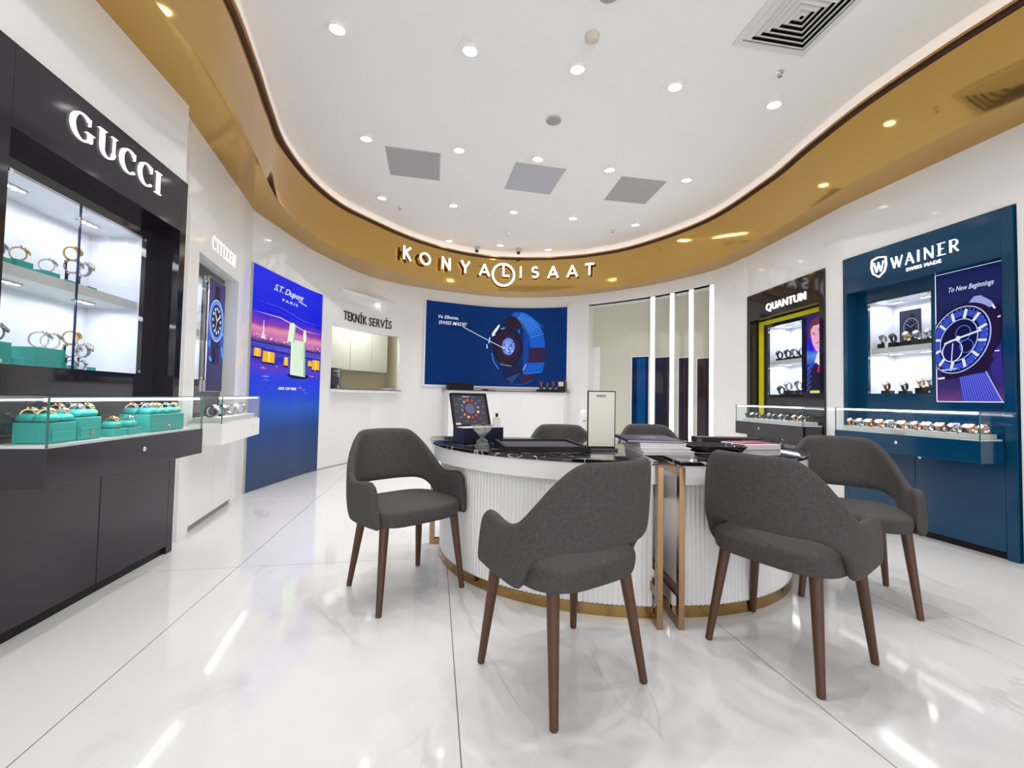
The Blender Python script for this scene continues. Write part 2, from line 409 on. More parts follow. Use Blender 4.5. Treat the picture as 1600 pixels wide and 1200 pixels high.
class Art:
    """a printed or glowing picture: layers of flat shapes cut to the sheet, mapped on its surface"""
    def __init__(s, x0, x1, z0, z1, mapper):
        s.r = (x0, x1, z0, z1); s.map = mapper; s.mb = MB(); s.layer = 0; s.uv = {}
    def _emit(s, polys, m, div):
        s.layer += 1; off = s.step * s.layer
        x0, x1, z0, z1 = s.r
        bm = bmesh.new()
        for p in polys:
            try: bm.faces.new([bm.verts.new((x, z, 0)) for x, z in p])
            except Exception: pass
        geom = lambda: bm.verts[:] + bm.edges[:] + bm.faces[:]
        for co, no in (((x0, 0, 0), (-1, 0, 0)), ((x1, 0, 0), (1, 0, 0)), ((0, z0, 0), (0, -1, 0)), ((0, z1, 0), (0, 1, 0))):
            bmesh.ops.bisect_plane(bm, geom=geom(), plane_co=co, plane_no=no, clear_outer=True)
        if div:
            n = int((x1 - x0) / div)
            for i in range(1, n + 1):
                bmesh.ops.bisect_plane(bm, geom=geom(), plane_co=(x0 + i * div, 0, 0), plane_no=(1, 0, 0))
        bmesh.ops.recalc_face_normals(bm, faces=bm.faces)
        bm.verts.index_update()
        vs = [s.map(v.co.x, v.co.y, off) for v in bm.verts]
        fs = []
        for f in bm.faces:
            idx = [v.index for v in f.verts]
            if f.normal.z < 0: idx.reverse()
            fs.append(idx)
        s.mb.add(vs, fs, m); bm.free()
    def polys(s, ps, m, div=None): s._emit(ps, m, div or s.div)
    div = None; step = 0.0002
    def poly(s, p, m): s._emit([p], m, s.div)
    def ell(s, cx, cz, rx, rz, m, rot=0, n=40):
        c, q = cos(radians(rot)), sin(radians(rot))
        s._emit([[(cx + rx * cos(2 * pi * i / n) * c - rz * sin(2 * pi * i / n) * q, cz + rx * cos(2 * pi * i / n) * q + rz * sin(2 * pi * i / n) * c) for i in range(n)]], m, s.div)
    def ring(s, cx, cz, rx, rz, w, m, rot=0, n=44, a0=0, a1=360):
        c, q = cos(radians(rot)), sin(radians(rot)); P = []
        for x, z in arc(0, 0, rx, rz, a0, a1, n): P.append((cx + x * c - z * q, cz + x * q + z * c))
        s._emit(stroke(P, 0, w=w), m, s.div)
    def line(s, pts, w, m): s._emit(stroke(pts, 0, w=w), m, s.div)
    def text(s, t, x0, x1, z0, z1, m, shear=0, offset=0, spacing=1.0):
        vs, fs, a, b, c, e = text_mesh(t, shear, offset, spacing, 0.0)
        sx = (x1 - x0) / (b - a); sz = (z1 - z0) / (e - c)
        s._emit([[(x0 + (vs[i][0] - a) * sx, z0 + (vs[i][1] - c) * sz) for i in f] for f in fs], m, s.div)
    def build(s, name, parent): return s.mb.build(name, None, parent)
    def base(s, m, name, parent, off=0.0, nx=1):
        """the plain sheet with UVs"""
        x0, x1, z0, z1 = s.r; vs = []; uvs = []
        for i in range(nx + 1):
            for z in (z0, z1):
                x = x0 + (x1 - x0) * i / nx; vs.append(s.map(x, z, off)); uvs.append((i / nx, (z - z0) / (z1 - z0)))
        me = bpy.data.meshes.new(name)
        fs = [(2 * i, 2 * i + 2, 2 * i + 3, 2 * i + 1) for i in range(nx)]
        me.from_pydata(vs, [], fs); me.materials.append(m)
        l = me.uv_layers.new(name='UVMap')
        for p in me.polygons:
            for li in p.loop_indices: l.data[li].uv = uvs[me.loops[li].vertex_index]
        o = bpy.data.objects.new(name, me); COL.objects.link(o); o.parent = parent
        return o

# ------------------------------------------------------------------ plan curves
WP = [(-2.79, 4.41), (-2.76, 5.1), (-2.70, 5.75), (-2.40, 6.75), (-1.91, 7.3), (-1.22, 7.7), (-.30, 8.03), (.59, 8.0), (1.37, 7.72), (2.31, 7.0), (2.93, 6.2), (3.11, 5.55)]
FPT = [(-1.70, -2.55), (-1.70, -.5), (-1.72, 1.0), (-1.83, 2.2), (-1.90, 2.65), (-2.06, 3.17), (-2.23, 3.66), (-2.40, 4.22), (-2.46, 4.9), (-2.38, 5.5), (-2.17, 5.95), (-1.66, 6.73), (-1.0, 7.3), (-.24, 7.57), (.6, 7.55), (1.4, 7.3), (2.07, 6.8), (2.70, 5.83), (2.91, 4.75), (2.92, 4.1), (2.95, 3.5), (3.05, 2.95), (3.17, 2.5), (3.32, 1.8), (3.4, .8), (3.4, -2.55)]
class Curve:
    def __init__(s, P, n):
        P = [Vector(p) for p in P]; Q = [2 * P[0] - P[1]] + P + [2 * P[-1] - P[-2]]; s.p = []
        for i in range(1, len(Q) - 2):
            a, b, c, d = Q[i - 1:i + 3]
            for k in range(n):
                t = k / n
                s.p.append(.5 * ((2 * b) + (c - a) * t + (2 * a - 5 * b + 4 * c - d) * t * t + (3 * b - a - 3 * c + d) * t ** 3))
        s.p.append(P[-1]); s.s = [0.0]
        for i in range(1, len(s.p)): s.s.append(s.s[-1] + (s.p[i] - s.p[i - 1]).length)
        s.len = s.s[-1]
    def at(s, t):
        if t <= 0: i = 0
        elif t >= s.len: i = len(s.p) - 2
        else:
            lo, hi = 0, len(s.p) - 1
            while hi - lo > 1:
                m = (lo + hi) // 2
                if s.s[m] <= t: lo = m
                else: hi = m
            i = lo
        f = (t - s.s[i]) / (s.s[i + 1] - s.s[i]); p = s.p[i].lerp(s.p[i + 1], f)
        def tg(j):
            a = s.p[max(j - 1, 0)]; b = s.p[min(j + 1, len(s.p) - 1)]; return (b - a).normalized()
        d = tg(i).lerp(tg(i + 1), min(max(f, 0), 1)).normalized()
        return p, d
    def __call__(s, t, z=0.0, off=0.0):
        """point at arc length t, height z, stepped off into the room"""
        p, d = s.at(t); return (p.x + d.y * off, p.y - d.x * off, z)
    def frame(s, t, off=0.0):
        p, d = s.at(t); return (p.x + d.y * off, p.y - d.x * off), atan2(d.y, d.x)
W = Curve(WP, 40); F = Curve(FPT, 20)

def cgrid(mb, cv, s0, s1, z0, z1, o_in, o_out, m=None, step=0.12):
    """solid slab that follows a plan curve; o_in faces the room"""
    n = max(1, int(math.ceil((s1 - s0) / step))); vs = []; fs = []
    for i in range(n + 1):
        t = s0 + (s1 - s0) * i / n
        vs += [cv(t, z0, o_in), cv(t, z1, o_in), cv(t, z1, o_out), cv(t, z0, o_out)]
    for i in range(n):
        a = 4 * i; b = a + 4
        for k in range(4):
            q = (k + 1) % 4; fs.append((a + k, b + k, b + q, a + q))
    fs.append((0, 1, 2, 3)); fs.append((4 * n + 3, 4 * n + 2, 4 * n + 1, 4 * n))
    mb.add(vs, fs, m); return mb
def sweep(mb, cv, s0, s1, prof, m=None, step=0.1):
    n = max(1, int(math.ceil((s1 - s0) / step))); k = len(prof); vs = []; fs = []
    for i in range(n + 1):
        t = s0 + (s1 - s0) * i / n
        for o, z in prof: vs.append(cv(t, z, o))
    for i in range(n):
        for j in range(k):
            q = (j + 1) % k; fs.append((i * k + j, (i + 1) * k + j, (i + 1) * k + q, i * k + q))
    fs.append(tuple(range(k))); fs.append(tuple(reversed(range(n * k, n * k + k))))
    mb.add(vs, fs, m); return mb

def wallseg(mb, A, B, z0, z1, th=0.1, back=0.0):
    A = Vector(A); B = Vector(B); d = (B - A).normalized(); n = Vector((-d.y, d.x))
    a = A + n * back; b = B + n * back; c = b + n * th; e = a + n * th
    vs = [(p.x, p.y, z) for z in (z0, z1) for p in (a, b, c, e)]
    mb.add(vs, [(0, 1, 5, 4), (1, 2, 6, 5), (2, 3, 7, 6), (3, 0, 4, 7), (4, 5, 6, 7), (3, 2, 1, 0)])

# ------------------------------------------------------------------ floor and ceiling
fl = MB(); fl.box(-4.2, 5.0, -3.0, 9.6, -0.06, 0.0); struct(fl.build('floor', M_floor))
cl = MB(); cl.box(-4.2, 5.0, -3.0, 9.6, CEIL, CEIL + 0.08); struct(cl.build('ceiling', M_paint))

# unit frames: (origin, angle) ; local x along the wall, -y into the room
def uframe(A, B):
    return Vector(A), atan2(B[1] - A[1], B[0] - A[0])
def along(A, B, t):
    A = Vector(A); B = Vector(B); return A + (B - A).normalized() * t
GA, GB = (-1.94, 0.9), (-2.24, 2.8)
CA, CB = (-2.30, 2.82), (-2.77, 4.37)
QA, QB = (3.12, 5.53), (3.21, 4.28)
WA, WB = (3.22, 4.05), (3.46, 2.85)
UG = (along(GA, GB, .70), uframe(GA, GB)[1]); UC = (along(CA, CB, .15), uframe(CA, CB)[1])
UQ = uframe(QA, QB); UW = uframe(WA, WB)

# ------------------------------------------------------------------ walls
wl = MB()
g0 = along(GA, GB, .70); g1 = along(GA, GB, 1.92); gm = along(GA, GB, -3.4)
wallseg(wl, (-2.0, -2.6), g0, 0, 3.0); wallseg(wl, g0, g1, 2.463, 3.0); 
c0 = along(CA, CB, .15); c1 = along(CA, CB, 1.35)
wallseg(wl, g1 + Vector((0, 0.001)), (-2.30, 2.823), 0, 3.0, 0.05)
wallseg(wl, (-2.29, 2.81), c0, 0, 3.0); wallseg(wl, c0, c1, 2.463, 3.0); wallseg(wl, c1, (-2.79, 4.41), 0, 3.0)
struct(wl.build('wall_left', M_wall))

wb = MB()
S0, S1 = 1.668, 3.07; ALC0, ALC1 = 6.67, 8.90
cgrid(wb, W, 0, S0, 0, 3.0, 0, -0.1); cgrid(wb, W, S0, S1, 0, 1.135, 0, -0.1); cgrid(wb, W, S0, S1, 2.075, 3.0, 0, -0.1)
cgrid(wb, W, S1, ALC0, 0, 3.0, 0, -0.1); cgrid(wb, W, ALC0, ALC1, 2.80, 3.0, 0, -0.1); cgrid(wb, W, ALC1, W.len, 0, 3.0, 0, -0.1)
struct(wb.build('wall_back', M_wall, smooth=True, angle=30))

wr = MB()
wallseg(wr, QA, QB, 2.455, 3.0); wallseg(wr, (3.11, 5.56), QA, 0, 3.0, 0.08)
wallseg(wr, QB, WA, 0, 3.0); wallseg(wr, WA, WB, 2.463, 3.0)
wallseg(wr, WB, (3.60, 2.0), 0, 3.0); wallseg(wr, (3.60, 2.0), (3.74, .6), 0, 3.0); wallseg(wr, (3.74, .6), (3.74, -2.6), 0, 3.0)
struct(wr.build('wall_right', M_wall))
# the shop front behind the camera is open to the bright mall

# white header panel over the service window, a few mm proud of the wall
th = MB(); cgrid(th, W, S0, 3.13, 2.075, 2.46, 0.012, 0.001); struct(th.build('trim_1', M_white))
bs = MB(); cgrid(bs, W, 0, ALC0, 0, 0.012, 0.004, 0.0005); struct(bs.build('baseboard_back', M_grey))

# ------------------------------------------------------------------ golden bulkhead round the ceiling
fa = MB(); sweep(fa, F, 0, F.len, [(0, 2.985), (0, 3.575), (-0.03, 3.575), (-0.03, 2.985)])
fas = fa.build('gold_fascia', M_gold, smooth=True)
tag(fas, 'curved mirror gold fascia band running round the room under the ceiling', 'fascia')
lp = MB(); sweep(lp, F, 0, F.len, [(0.035, 3.60), (0.035, 3.622), (-0.04, 3.622), (-0.04, 3.60)])
tag(lp.build('fascia_lip', M_goldtrim, fas, smooth=True), 'tan gold lip along the top edge')
gr_ = MB(); sweep(gr_, F, 0, F.len, [(0.012, 3.575), (0.012, 3.60), (-0.03, 3.60), (-0.03, 3.575)])  # solid dark strip; the shade of a groove is put into its colour
tag(gr_.build('shadow_gap', M_darkbrown, fas, smooth=True), 'dark shadow groove under the lip')
so = MB(); sweep(so, F, 0, F.len, [(-0.03, 3.001), (-0.03, 3.03), (-0.66, 3.03), (-0.66, 3.001)])
struct(so.build('trim_2', M_gold, smooth=True))
cw = MB(); sweep(cw, F, 0, F.len, [(-0.62, 3.031), (-0.62, CEIL - .001), (-0.66, CEIL - .001), (-0.66, 3.031)])
struct(cw.build('trim_3', M_paint, smooth=True))
cv_ = MB(); sweep(cv_, F, 0, F.len, [(-0.30, 3.12), (-0.30, 3.135), (-0.42, 3.135), (-0.42, 3.12)])
cvo = cv_.build('cove_light_strip', M_cove); tag(cvo, 'hidden cove light strip washing the ceiling edge behind the gold fascia', 'light strip')
cs_ = MB(); sweep(cs_, F, 0, F.len, [(-0.26, 3.031), (-0.26, 3.119), (-0.46, 3.119), (-0.46, 3.031)])
cs_.build('strip_channel', M_paint, cvo)

# fascia lettering: every letter stands off the gold
sign = empty('shop_sign', F(11.3, 3.2, 0.03), 0, 'white lit shop name in spaced capitals with a clock ring, on the gold fascia', 'sign')
bpy.context.view_layer.update()
def on_curve(o, s, off, z):
    (x, y), a = F.frame(s, off); o.location = Vector((x, y, z)) - sign.location; o.rotation_euler = (0, 0, a)
LT = [('K', 9.42, 3.305, .155), ('O', 9.785, 3.312, .22), ('N', 10.201, 3.325, .17), ('Y', 10.579, 3.335, .18), ('A', 10.946, 3.33, .2),
      ('I', 11.63, 3.33, .036), ('S', 11.898, 3.33, .135), ('A', 12.23, 3.323, .2), ('A', 12.582, 3.323, .2), ('T', 12.898, 3.33, .16)]
def sign_letter(polys, s, z, nm='letter'):
    mb = MB()
    for p in polys:
        mb.prism(p, -0.012, 0.0, M_signwhite); mb.prism(p, 0.0, 0.035, M_goldtrim)
    o = mb.build(nm, None, sign); on_curve(o, s, 0.075, z); return o
w_ = .036
def LG(ch, w, h=.21):
    x = w / 2; y = h / 2; st = lambda *p: stroke(list(p), 0, w=w_)
    if ch == 'K': return st((-x + .018, -y), (-x + .018, y)) + st((-x + .02, -.005), (x - .01, y)) + st((-x + .045, .02), (x, -y))
    if ch == 'O': return stroke(arc(0, 0, x - .018, y - .018, 0, 360, 36), 0, w=w_)
    if ch == 'N': return st((-x + .018, -y), (-x + .018, y)) + st((x - .018, -y), (x - .018, y)) + st((-x + .018, y - .02), (x - .018, -y + .02))
    if ch == 'Y': return st((0, -y), (0, .0)) + st((0, -.01), (-x + .015, y)) + st((0, -.01), (x - .015, y))
    if ch == 'A': return st((-x + .012, -y), (0, y - .01)) + st((x - .012, -y), (0, y - .01)) + stroke([(-x * .55, -.04), (x * .55, -.04)], 0, w=.03) + [[(-.03, y - .03), (.03, y - .03), (.018, y), (-.018, y)]]
    if ch == 'I': return st((0, -y), (0, y))
    if ch == 'T': return st((0, -y), (0, y)) + st((-x, y - .018), (x, y - .018))
    if ch == 'S':
        P = arc(.0, .045, .047, .044, 35, 270, 18) + arc(.0, -.045, .052, .046, 90, -145, 18)
        return stroke(P, 0, w=w_)
    return []
for ch, s, z, w in LT: sign_letter(LG(ch, w), s, z)
sign_letter(stroke(arc(0, 0, .195, .195, 0, 360, 56), 0, w=.038), 11.306, 3.27, 'clock_ring')
sign_letter(stroke([(-.01, .13), (-.01, -.03)], 0, w=.034) + stroke([(-.027, -.045), (.10, -.045)], 0, w=.034), 11.315, 3.30, 'clock_hands')

# ------------------------------------------------------------------ ceiling fittings
rows = [(2.96, -1.32), (4.26, -1.56), (5.56, -1.80)]
def downlight_proto():
    r = empty('downlight')
    t = MB(); t.box(-.095, .095, -.095, .095, -.004, -.0005)
    t.build('trim_plate', M_paint, r)
    h = MB(); h.lathe([(.052, .012), (.064, .012), (.066, -.012), (.054, -.012), (.052, .012)], 28, cap=False)
    T = Matrix.Translation((0, 0, -.006)) @ Matrix.Rotation(radians(7), 4, 'X')
    h.v = [tuple(T @ Vector(p)) for p in h.v]
    h.build('lamp_ring', M_paint, r, smooth=True)
    e = MB(); e.lathe([(.0001, -.010), (.05, -.008), (.05, .004), (.0001, .006)], 24, cap=False)
    e.v = [tuple(T @ Vector(p)) for p in e.v]
    e.build('lamp_lens', M_lamp, r, smooth=True)
    ld = bpy.data.lights.new('downlight_beam', 'SPOT'); ld.energy = SPOT_W; ld.spot_size = radians(104); ld.spot_blend = 0.7
    ld.shadow_soft_size = 0.03; ld.color = (1, 0.985, 0.965)
    lo = bpy.data.objects.new('downlight_beam', ld); COL.objects.link(lo); lo.parent = r; lo.location = (0, 0, -.04)
    return r
DLP = downlight_proto()
ordn = ['first', 'second', 'third', 'fourth', 'fifth', 'sixth', 'seventh', 'eighth', 'ninth', 'tenth', 'eleventh', 'twelfth', 'thirteenth', 'fourteenth']
spots = []
rowname = ['nearest', 'second', 'third', 'farthest']
D1 = [(-1.32, 2.96), (-0.37, 3.13), (0.48, 3.29), (1.33, 3.46), (2.29, 3.65)]
D2 = [(-1.56, 4.26), (-0.62, 4.43), (0.24, 4.57), (1.08, 4.76), (2.05, 4.95)]
D3 = [(-1.8, 5.56), (-0.86, 5.74), (-0.02, 5.91), (0.85, 6.08), (1.82, 6.26)]
D4 = [(-1.12, 7.06), (-0.25, 7.22), (0.6, 7.39)]
for ri, row in enumerate((D1, D2, D3, D4)):
    for i, (x, y) in enumerate(row):
        spots.append((x, y, f'bright round downlight in the ceiling, {ordn[i]} from the left in the {rowname[ri]} visible row'))
for k in (1,):
    for (x, y) in D1:
        spots.append((x + .24 * k * .7, y - 1.30 * k, None))
for i, (x, y, lab) in enumerate(spots):
    o = DLP if i == 0 else copy_tree(DLP)
    o.location = (x, y, CEIL); o.rotation_euler = (0, 0, radians(10 + 25 * math.sin(i * 2.1)))
    tag(o, lab or 'round ceiling downlight above the entrance side, outside the photograph', 'ceiling light', 'ceiling downlights')

def ceil_panel(c, u, v, label, m):
    r = empty('ceiling_panel', (c[0], c[1], CEIL), 0, label, 'ceiling panel', 'grey ceiling panels')
    U = Vector((u[0], u[1], 0)); V = Vector((v[0], v[1], 0))
    def q(mb, f, z0, z1):
        P = [(-U * f - V * f), (U * f - V * f), (U * f + V * f), (-U * f + V * f)]
        vs = [(p.x, p.y, z) for z in (z0, z1) for p in P]
        mb.add(vs, [(0, 3, 2, 1), (4, 5, 6, 7), (0, 1, 5, 4), (1, 2, 6, 5), (2, 3, 7, 6), (3, 0, 4, 7)])
    a = MB(); q(a, 1.0, -.004, -.0005); a.build('panel_frame', M_lightgrey, r)
    b = MB(); q(b, .955, -.007, -.003); b.build('perforated_sheet', m, r)
ceil_panel((-1.175, 4.745), (.29, .06), (-.055, .29), 'flat grey square ceiling panel, leftmost of the three', M_panelgrey)
ceil_panel((.22, 5.025), (.295, .065), (-.07, .305), 'flat pale grey square ceiling panel, middle of the three', mat('pale_panel_grey', srgb(190, 192, 198), .6))
ceil_panel((1.51, 5.26), (.29, .05), (-.04, .30), 'flat grey square ceiling panel, rightmost of the three', M_panelgrey)

# square louvred diffuser
df = empty('air_diffuser', (1.935, 2.785, CEIL), radians(9), 'white square four-way louvred air diffuser in the ceiling at upper right', 'air vent')
a = MB()
for (x0, x1, y0, y1) in ((-.3, .3, -.3, -.255), (-.3, .3, .255, .3), (-.3, -.255, -.255, .255), (.255, .3, -.255, .255)): a.box(x0, x1, y0, y1, -.012, -.0005)
a.build('diffuser_frame', M_matte, df)
a = MB(); a.box(-.255, .255, -.255, .255, -.004, -.0008); a.build('duct_opening', M_blackm, df)  # black sheet; the duct's inner shade is put into its colour
for k in range(6):
    r0 = .25 - k * .04; r1 = r0 - .034
    a = MB()
    vs = []
    for (r, z) in ((r0, -.006), (r1, -.03), (r1 - .003, -.028), (r0 - .003, -.005)):
        vs += [(-r, -r, z), (r, -r, z), (r, r, z), (-r, r, z)]
    fs = []
    for j in range(4):
        q = (j + 1) % 4
        for i in range(4):
            n = (i + 1) % 4; fs.append((4 * j + i, 4 * j + n, 4 * q + n, 4 * q + i))
    a.add(vs, fs); a.build('louvre', M_matte, df, fixn=True)

def round_fit(name, x, y, prof, m, label, cat, group=None, n=28):
    a = MB(); a.lathe([(r, CEIL - .0005 + z) for r, z in prof], n)
    o = a.build(name, m, smooth=True, fixn=True)
    me = o.data
    for v in me.vertices: v.co.x += 0
    for v in me.vertices: v.co.z -= CEIL
    o.location = (x, y, CEIL)
    return tag(o, label, cat, group)
for (x, y, l) in ((.35, 3.93, 'round grey ceiling loudspeaker in the middle of the ceiling'), (.59, 2.66, 'round grey ceiling loudspeaker cut by the top edge of the photo')):
    o = round_fit('ceiling_speaker', x, y, [(.075, 0), (.075, -.006), (.066, -.010), (.001, -.010)], M_lightgrey, l, 'speaker', 'ceiling speakers')
    g = MB(); g.lathe([(.066, -.0101), (.064, -.013), (.001, -.014)], 28); g.build('speaker_grille', mat('grille_grey', srgb(165, 166, 160), .7), o, smooth=True, fixn=True)
sd = round_fit('smoke_detector', .54, 2.99, [(.052, 0), (.052, -.012), (.046, -.03), (.030, -.044), (.001, -.046)], mat('ivory_plastic', srgb(214, 208, 192), .5), 'ivory domed smoke detector on the ceiling', 'smoke detector')
g = MB(); g.lathe([(.040, -.033), (.0415, -.033), (.0385, -.037), (.037, -.037), (.040, -.033)], 28, cap=False); g.build('sensor_slot', M_blackm, sd)
for (x, y, l) in ((-.67, 7.35, 'small dome security camera near the gold sign, left one'), (.07, 7.40, 'small dome security camera near the gold sign, right one')):
    o = round_fit('security_camera', x, y, [(.05, 0), (.05, -.02), (.042, -.05), (.03, -.06), (.001, -.06)], M_lightgrey, l, 'security camera', 'dome cameras')
    g = MB(); g.lathe([(.030, -.0605), (.034, -.075), (.026, -.098), (.001, -.106)], 24); g.build('camera_dome', M_black, o, smooth=True, fixn=True)
for (x, y, l) in ((2.11, 3.29, 'small ceiling sprinkler head below the louvred diffuser'), (-1.63, 5.83, 'small ceiling sprinkler head near the far left downlights'),
                  (1.53, 6.49, 'small ceiling sprinkler head near the far right downlights'), (-.12, 6.72, 'small ceiling sprinkler head above the two dome cameras')):
    o = round_fit('sprinkler_head', x, y, [(.03, 0), (.028, -.006), (.010, -.009), (.008, -.03), (.001, -.03)], M_chrome, l, 'sprinkler', 'ceiling sprinklers', 16)
    g = MB(); g.lathe([(.001, -.040), (.017, -.040), (.017, -.043), (.001, -.043)], 12); g.bar((-.012, 0, -.028), (-.012, 0, -.041), .002); g.bar((.012, 0, -.028), (.012, 0, -.041), .002)
    g.build('deflector', M_chrome, o)

# ------------------------------------------------------------------ watches
RING = {}
def watch_parts(strap_m, case_m, dial_m, hand_m, steel=False, sc=1.0, tilt=40):
    """a watch closed on itself, standing on its strap; face towards -y and up"""
    cz, ry, rz = .029, .025, .0285
    st = MB(); n = 26; bw = .0095
    vs = []; fs = []
    ta = radians(270 + 0 - tilt)
    for i in range(n):
        a = 2 * pi * i / n
        d = abs(((a - (pi + (radians(tilt)) * -1) + pi) % (2 * pi)) - pi)
        w = bw * (1.0 if d < .7 else .86)
        for (rr, x) in ((1, -w), (1, w), (.88, w), (.88, -w)):
            vs.append((x, cos(a) * ry * rr, cz + sin(a) * rz * rr))
    for i in range(n):
        k = (i + 1) % n
        for j in range(4):
            q = (j + 1) % 4; fs.append((i * 4 + j, i * 4 + q, k * 4 + q, k * 4 + j))
    st.add(vs, fs)
    if steel:
        for i in range(0, n):
            a = 2 * pi * (i + .5) / n
            T = Matrix.Translation((0, cos(a) * ry, cz + sin(a) * rz)) @ Matrix.Rotation(a - pi / 2, 4, 'X')
            st.box(-.0045, .0045, -.0026, .0026, -.0008, .0014, None, T)
    A = radians(180 - tilt)
    T = Matrix.Translation((0, cos(A) * (ry + .001), cz + sin(A) * (rz + .001))) @ Matrix.Rotation(A - pi / 2, 4, 'X')
    ca = MB(); ca.lathe([(.001, -.002), (.0165, -.002), (.0188, .001), (.0188, .005), (.0172, .0075), (.0152, .0078), (.0148, .0062), (.001, .0062)], 24, None, T)
    ca.bar((.018, 0, .003), (.0215, 0, .003), .002, None, 8, None, T)
    for sx in (-1, 1):
        for sy in (-1, 1): ca.box(sx * .009 - .0018, sx * .009 + .0018, min(sy * .014, sy * .021), max(sy * .014, sy * .021), -.003, .002, None, T)
    di = MB(); di.lathe([(.001, .0062), (.0147, .0066), (.001, .0067)], 24, dial_m, T, cap=False)
    for k in range(12):
        R = T @ Matrix.Rotation(2 * pi * k / 12, 4, 'Z'); di.box(-.0006, .0006, .0112, .0136, .0066, .0071, hand_m, R)
    di.box(-.0006, .0006, -.002, .011, .0068, .0074, hand_m, T @ Matrix.Rotation(radians(-60), 4, 'Z'))
    di.box(-.0008, .0008, -.002, .0075, .0068, .0074, hand_m, T @ Matrix.Rotation(radians(55), 4, 'Z'))
    r = empty('wrist_watch')
    st.build('strap', strap_m, r, smooth=not steel, angle=50)
    ca.build('watch_case', case_m, r, smooth=True, fixn=True); di.build('dial', None, r)
    return r
M_steel = mat('brushed_steel', (.42, .42, .44, 1), .22, 1.0)
M_rose = mat('rose_gold', (.66, .40, .28, 1), .22, 1.0)
M_yg = mat('yellow_gold', (.7, .5, .24, 1), .22, 1.0)
M_lblack = mat('black_leather', srgb(26, 24, 25), .5)
M_lbrown = mat('brown_leather', srgb(98, 56, 36), .5)
M_lblue = mat('blue_leather', srgb(30, 44, 90), .5)
M_dwhite = mat('white_dial', srgb(232, 231, 226), .3)
M_dblack = mat('black_dial', srgb(16, 16, 20), .25)
M_dblue = mat('blue_dial', srgb(24, 44, 110), .25)
M_hand = mat('silver_hand', srgb(200, 200, 205), .3)
M_handk = mat('black_hand', srgb(20, 20, 20), .3)
KINDS = {
 'steel_white': ('steel watch with white dial', M_steel, M_steel, M_dwhite, M_handk, True),
 'steel_black': ('steel watch with black dial', M_steel, M_steel, M_dblack, M_hand, True),
 'steel_blue': ('steel watch with blue dial', M_steel, M_steel, M_dblue, M_hand, True),
 'rose_white': ('rose gold watch', M_rose, M_rose, M_dwhite, M_handk, True),
 'gold_white': ('yellow gold watch', M_yg, M_yg, M_dwhite, M_handk, True),
 'brown_white': ('watch on brown leather strap', M_lbrown, M_rose, M_dwhite, M_handk, False),
 'black_black': ('black watch with black strap', M_lblack, M_blackm, M_dblack, M_hand, False),
 'black_steel': ('silver watch with black strap', M_lblack, M_steel, M_dwhite, M_handk, False),
 'blue_steel': ('silver watch with blue strap', M_lblue, M_steel, M_dblue, M_hand, False)}
PROTO = {}
def place_watch(kind, U, x, y, z, label, group, sc=1.0, rz=0.0, tilt=40):
    """U: (origin, angle) of a unit; x, y, z in that unit"""
    k = (kind, tilt)
    if k not in PROTO:
        d, a, b, c, e, s = KINDS[kind]; r = watch_parts(a, b, c, e, s, tilt=tilt); PROTO[k] = r
    else: r = copy_tree(PROTO[k])
    o, an = U; ca, sa = cos(an), sin(an)
    r.location = (o[0] + x * ca - y * sa, o[1] + x * sa + y * ca, z); r.rotation_euler = (0, 0, an + rz); r.scale = (sc,) * 3
    return tag(r, label, 'watch', group)
def in_unit(U, x, y, z=0.0):
    o, an = U; ca, sa = cos(an), sin(an)
    return (o[0] + x * ca - y * sa, o[1] + x * sa + y * ca, z)

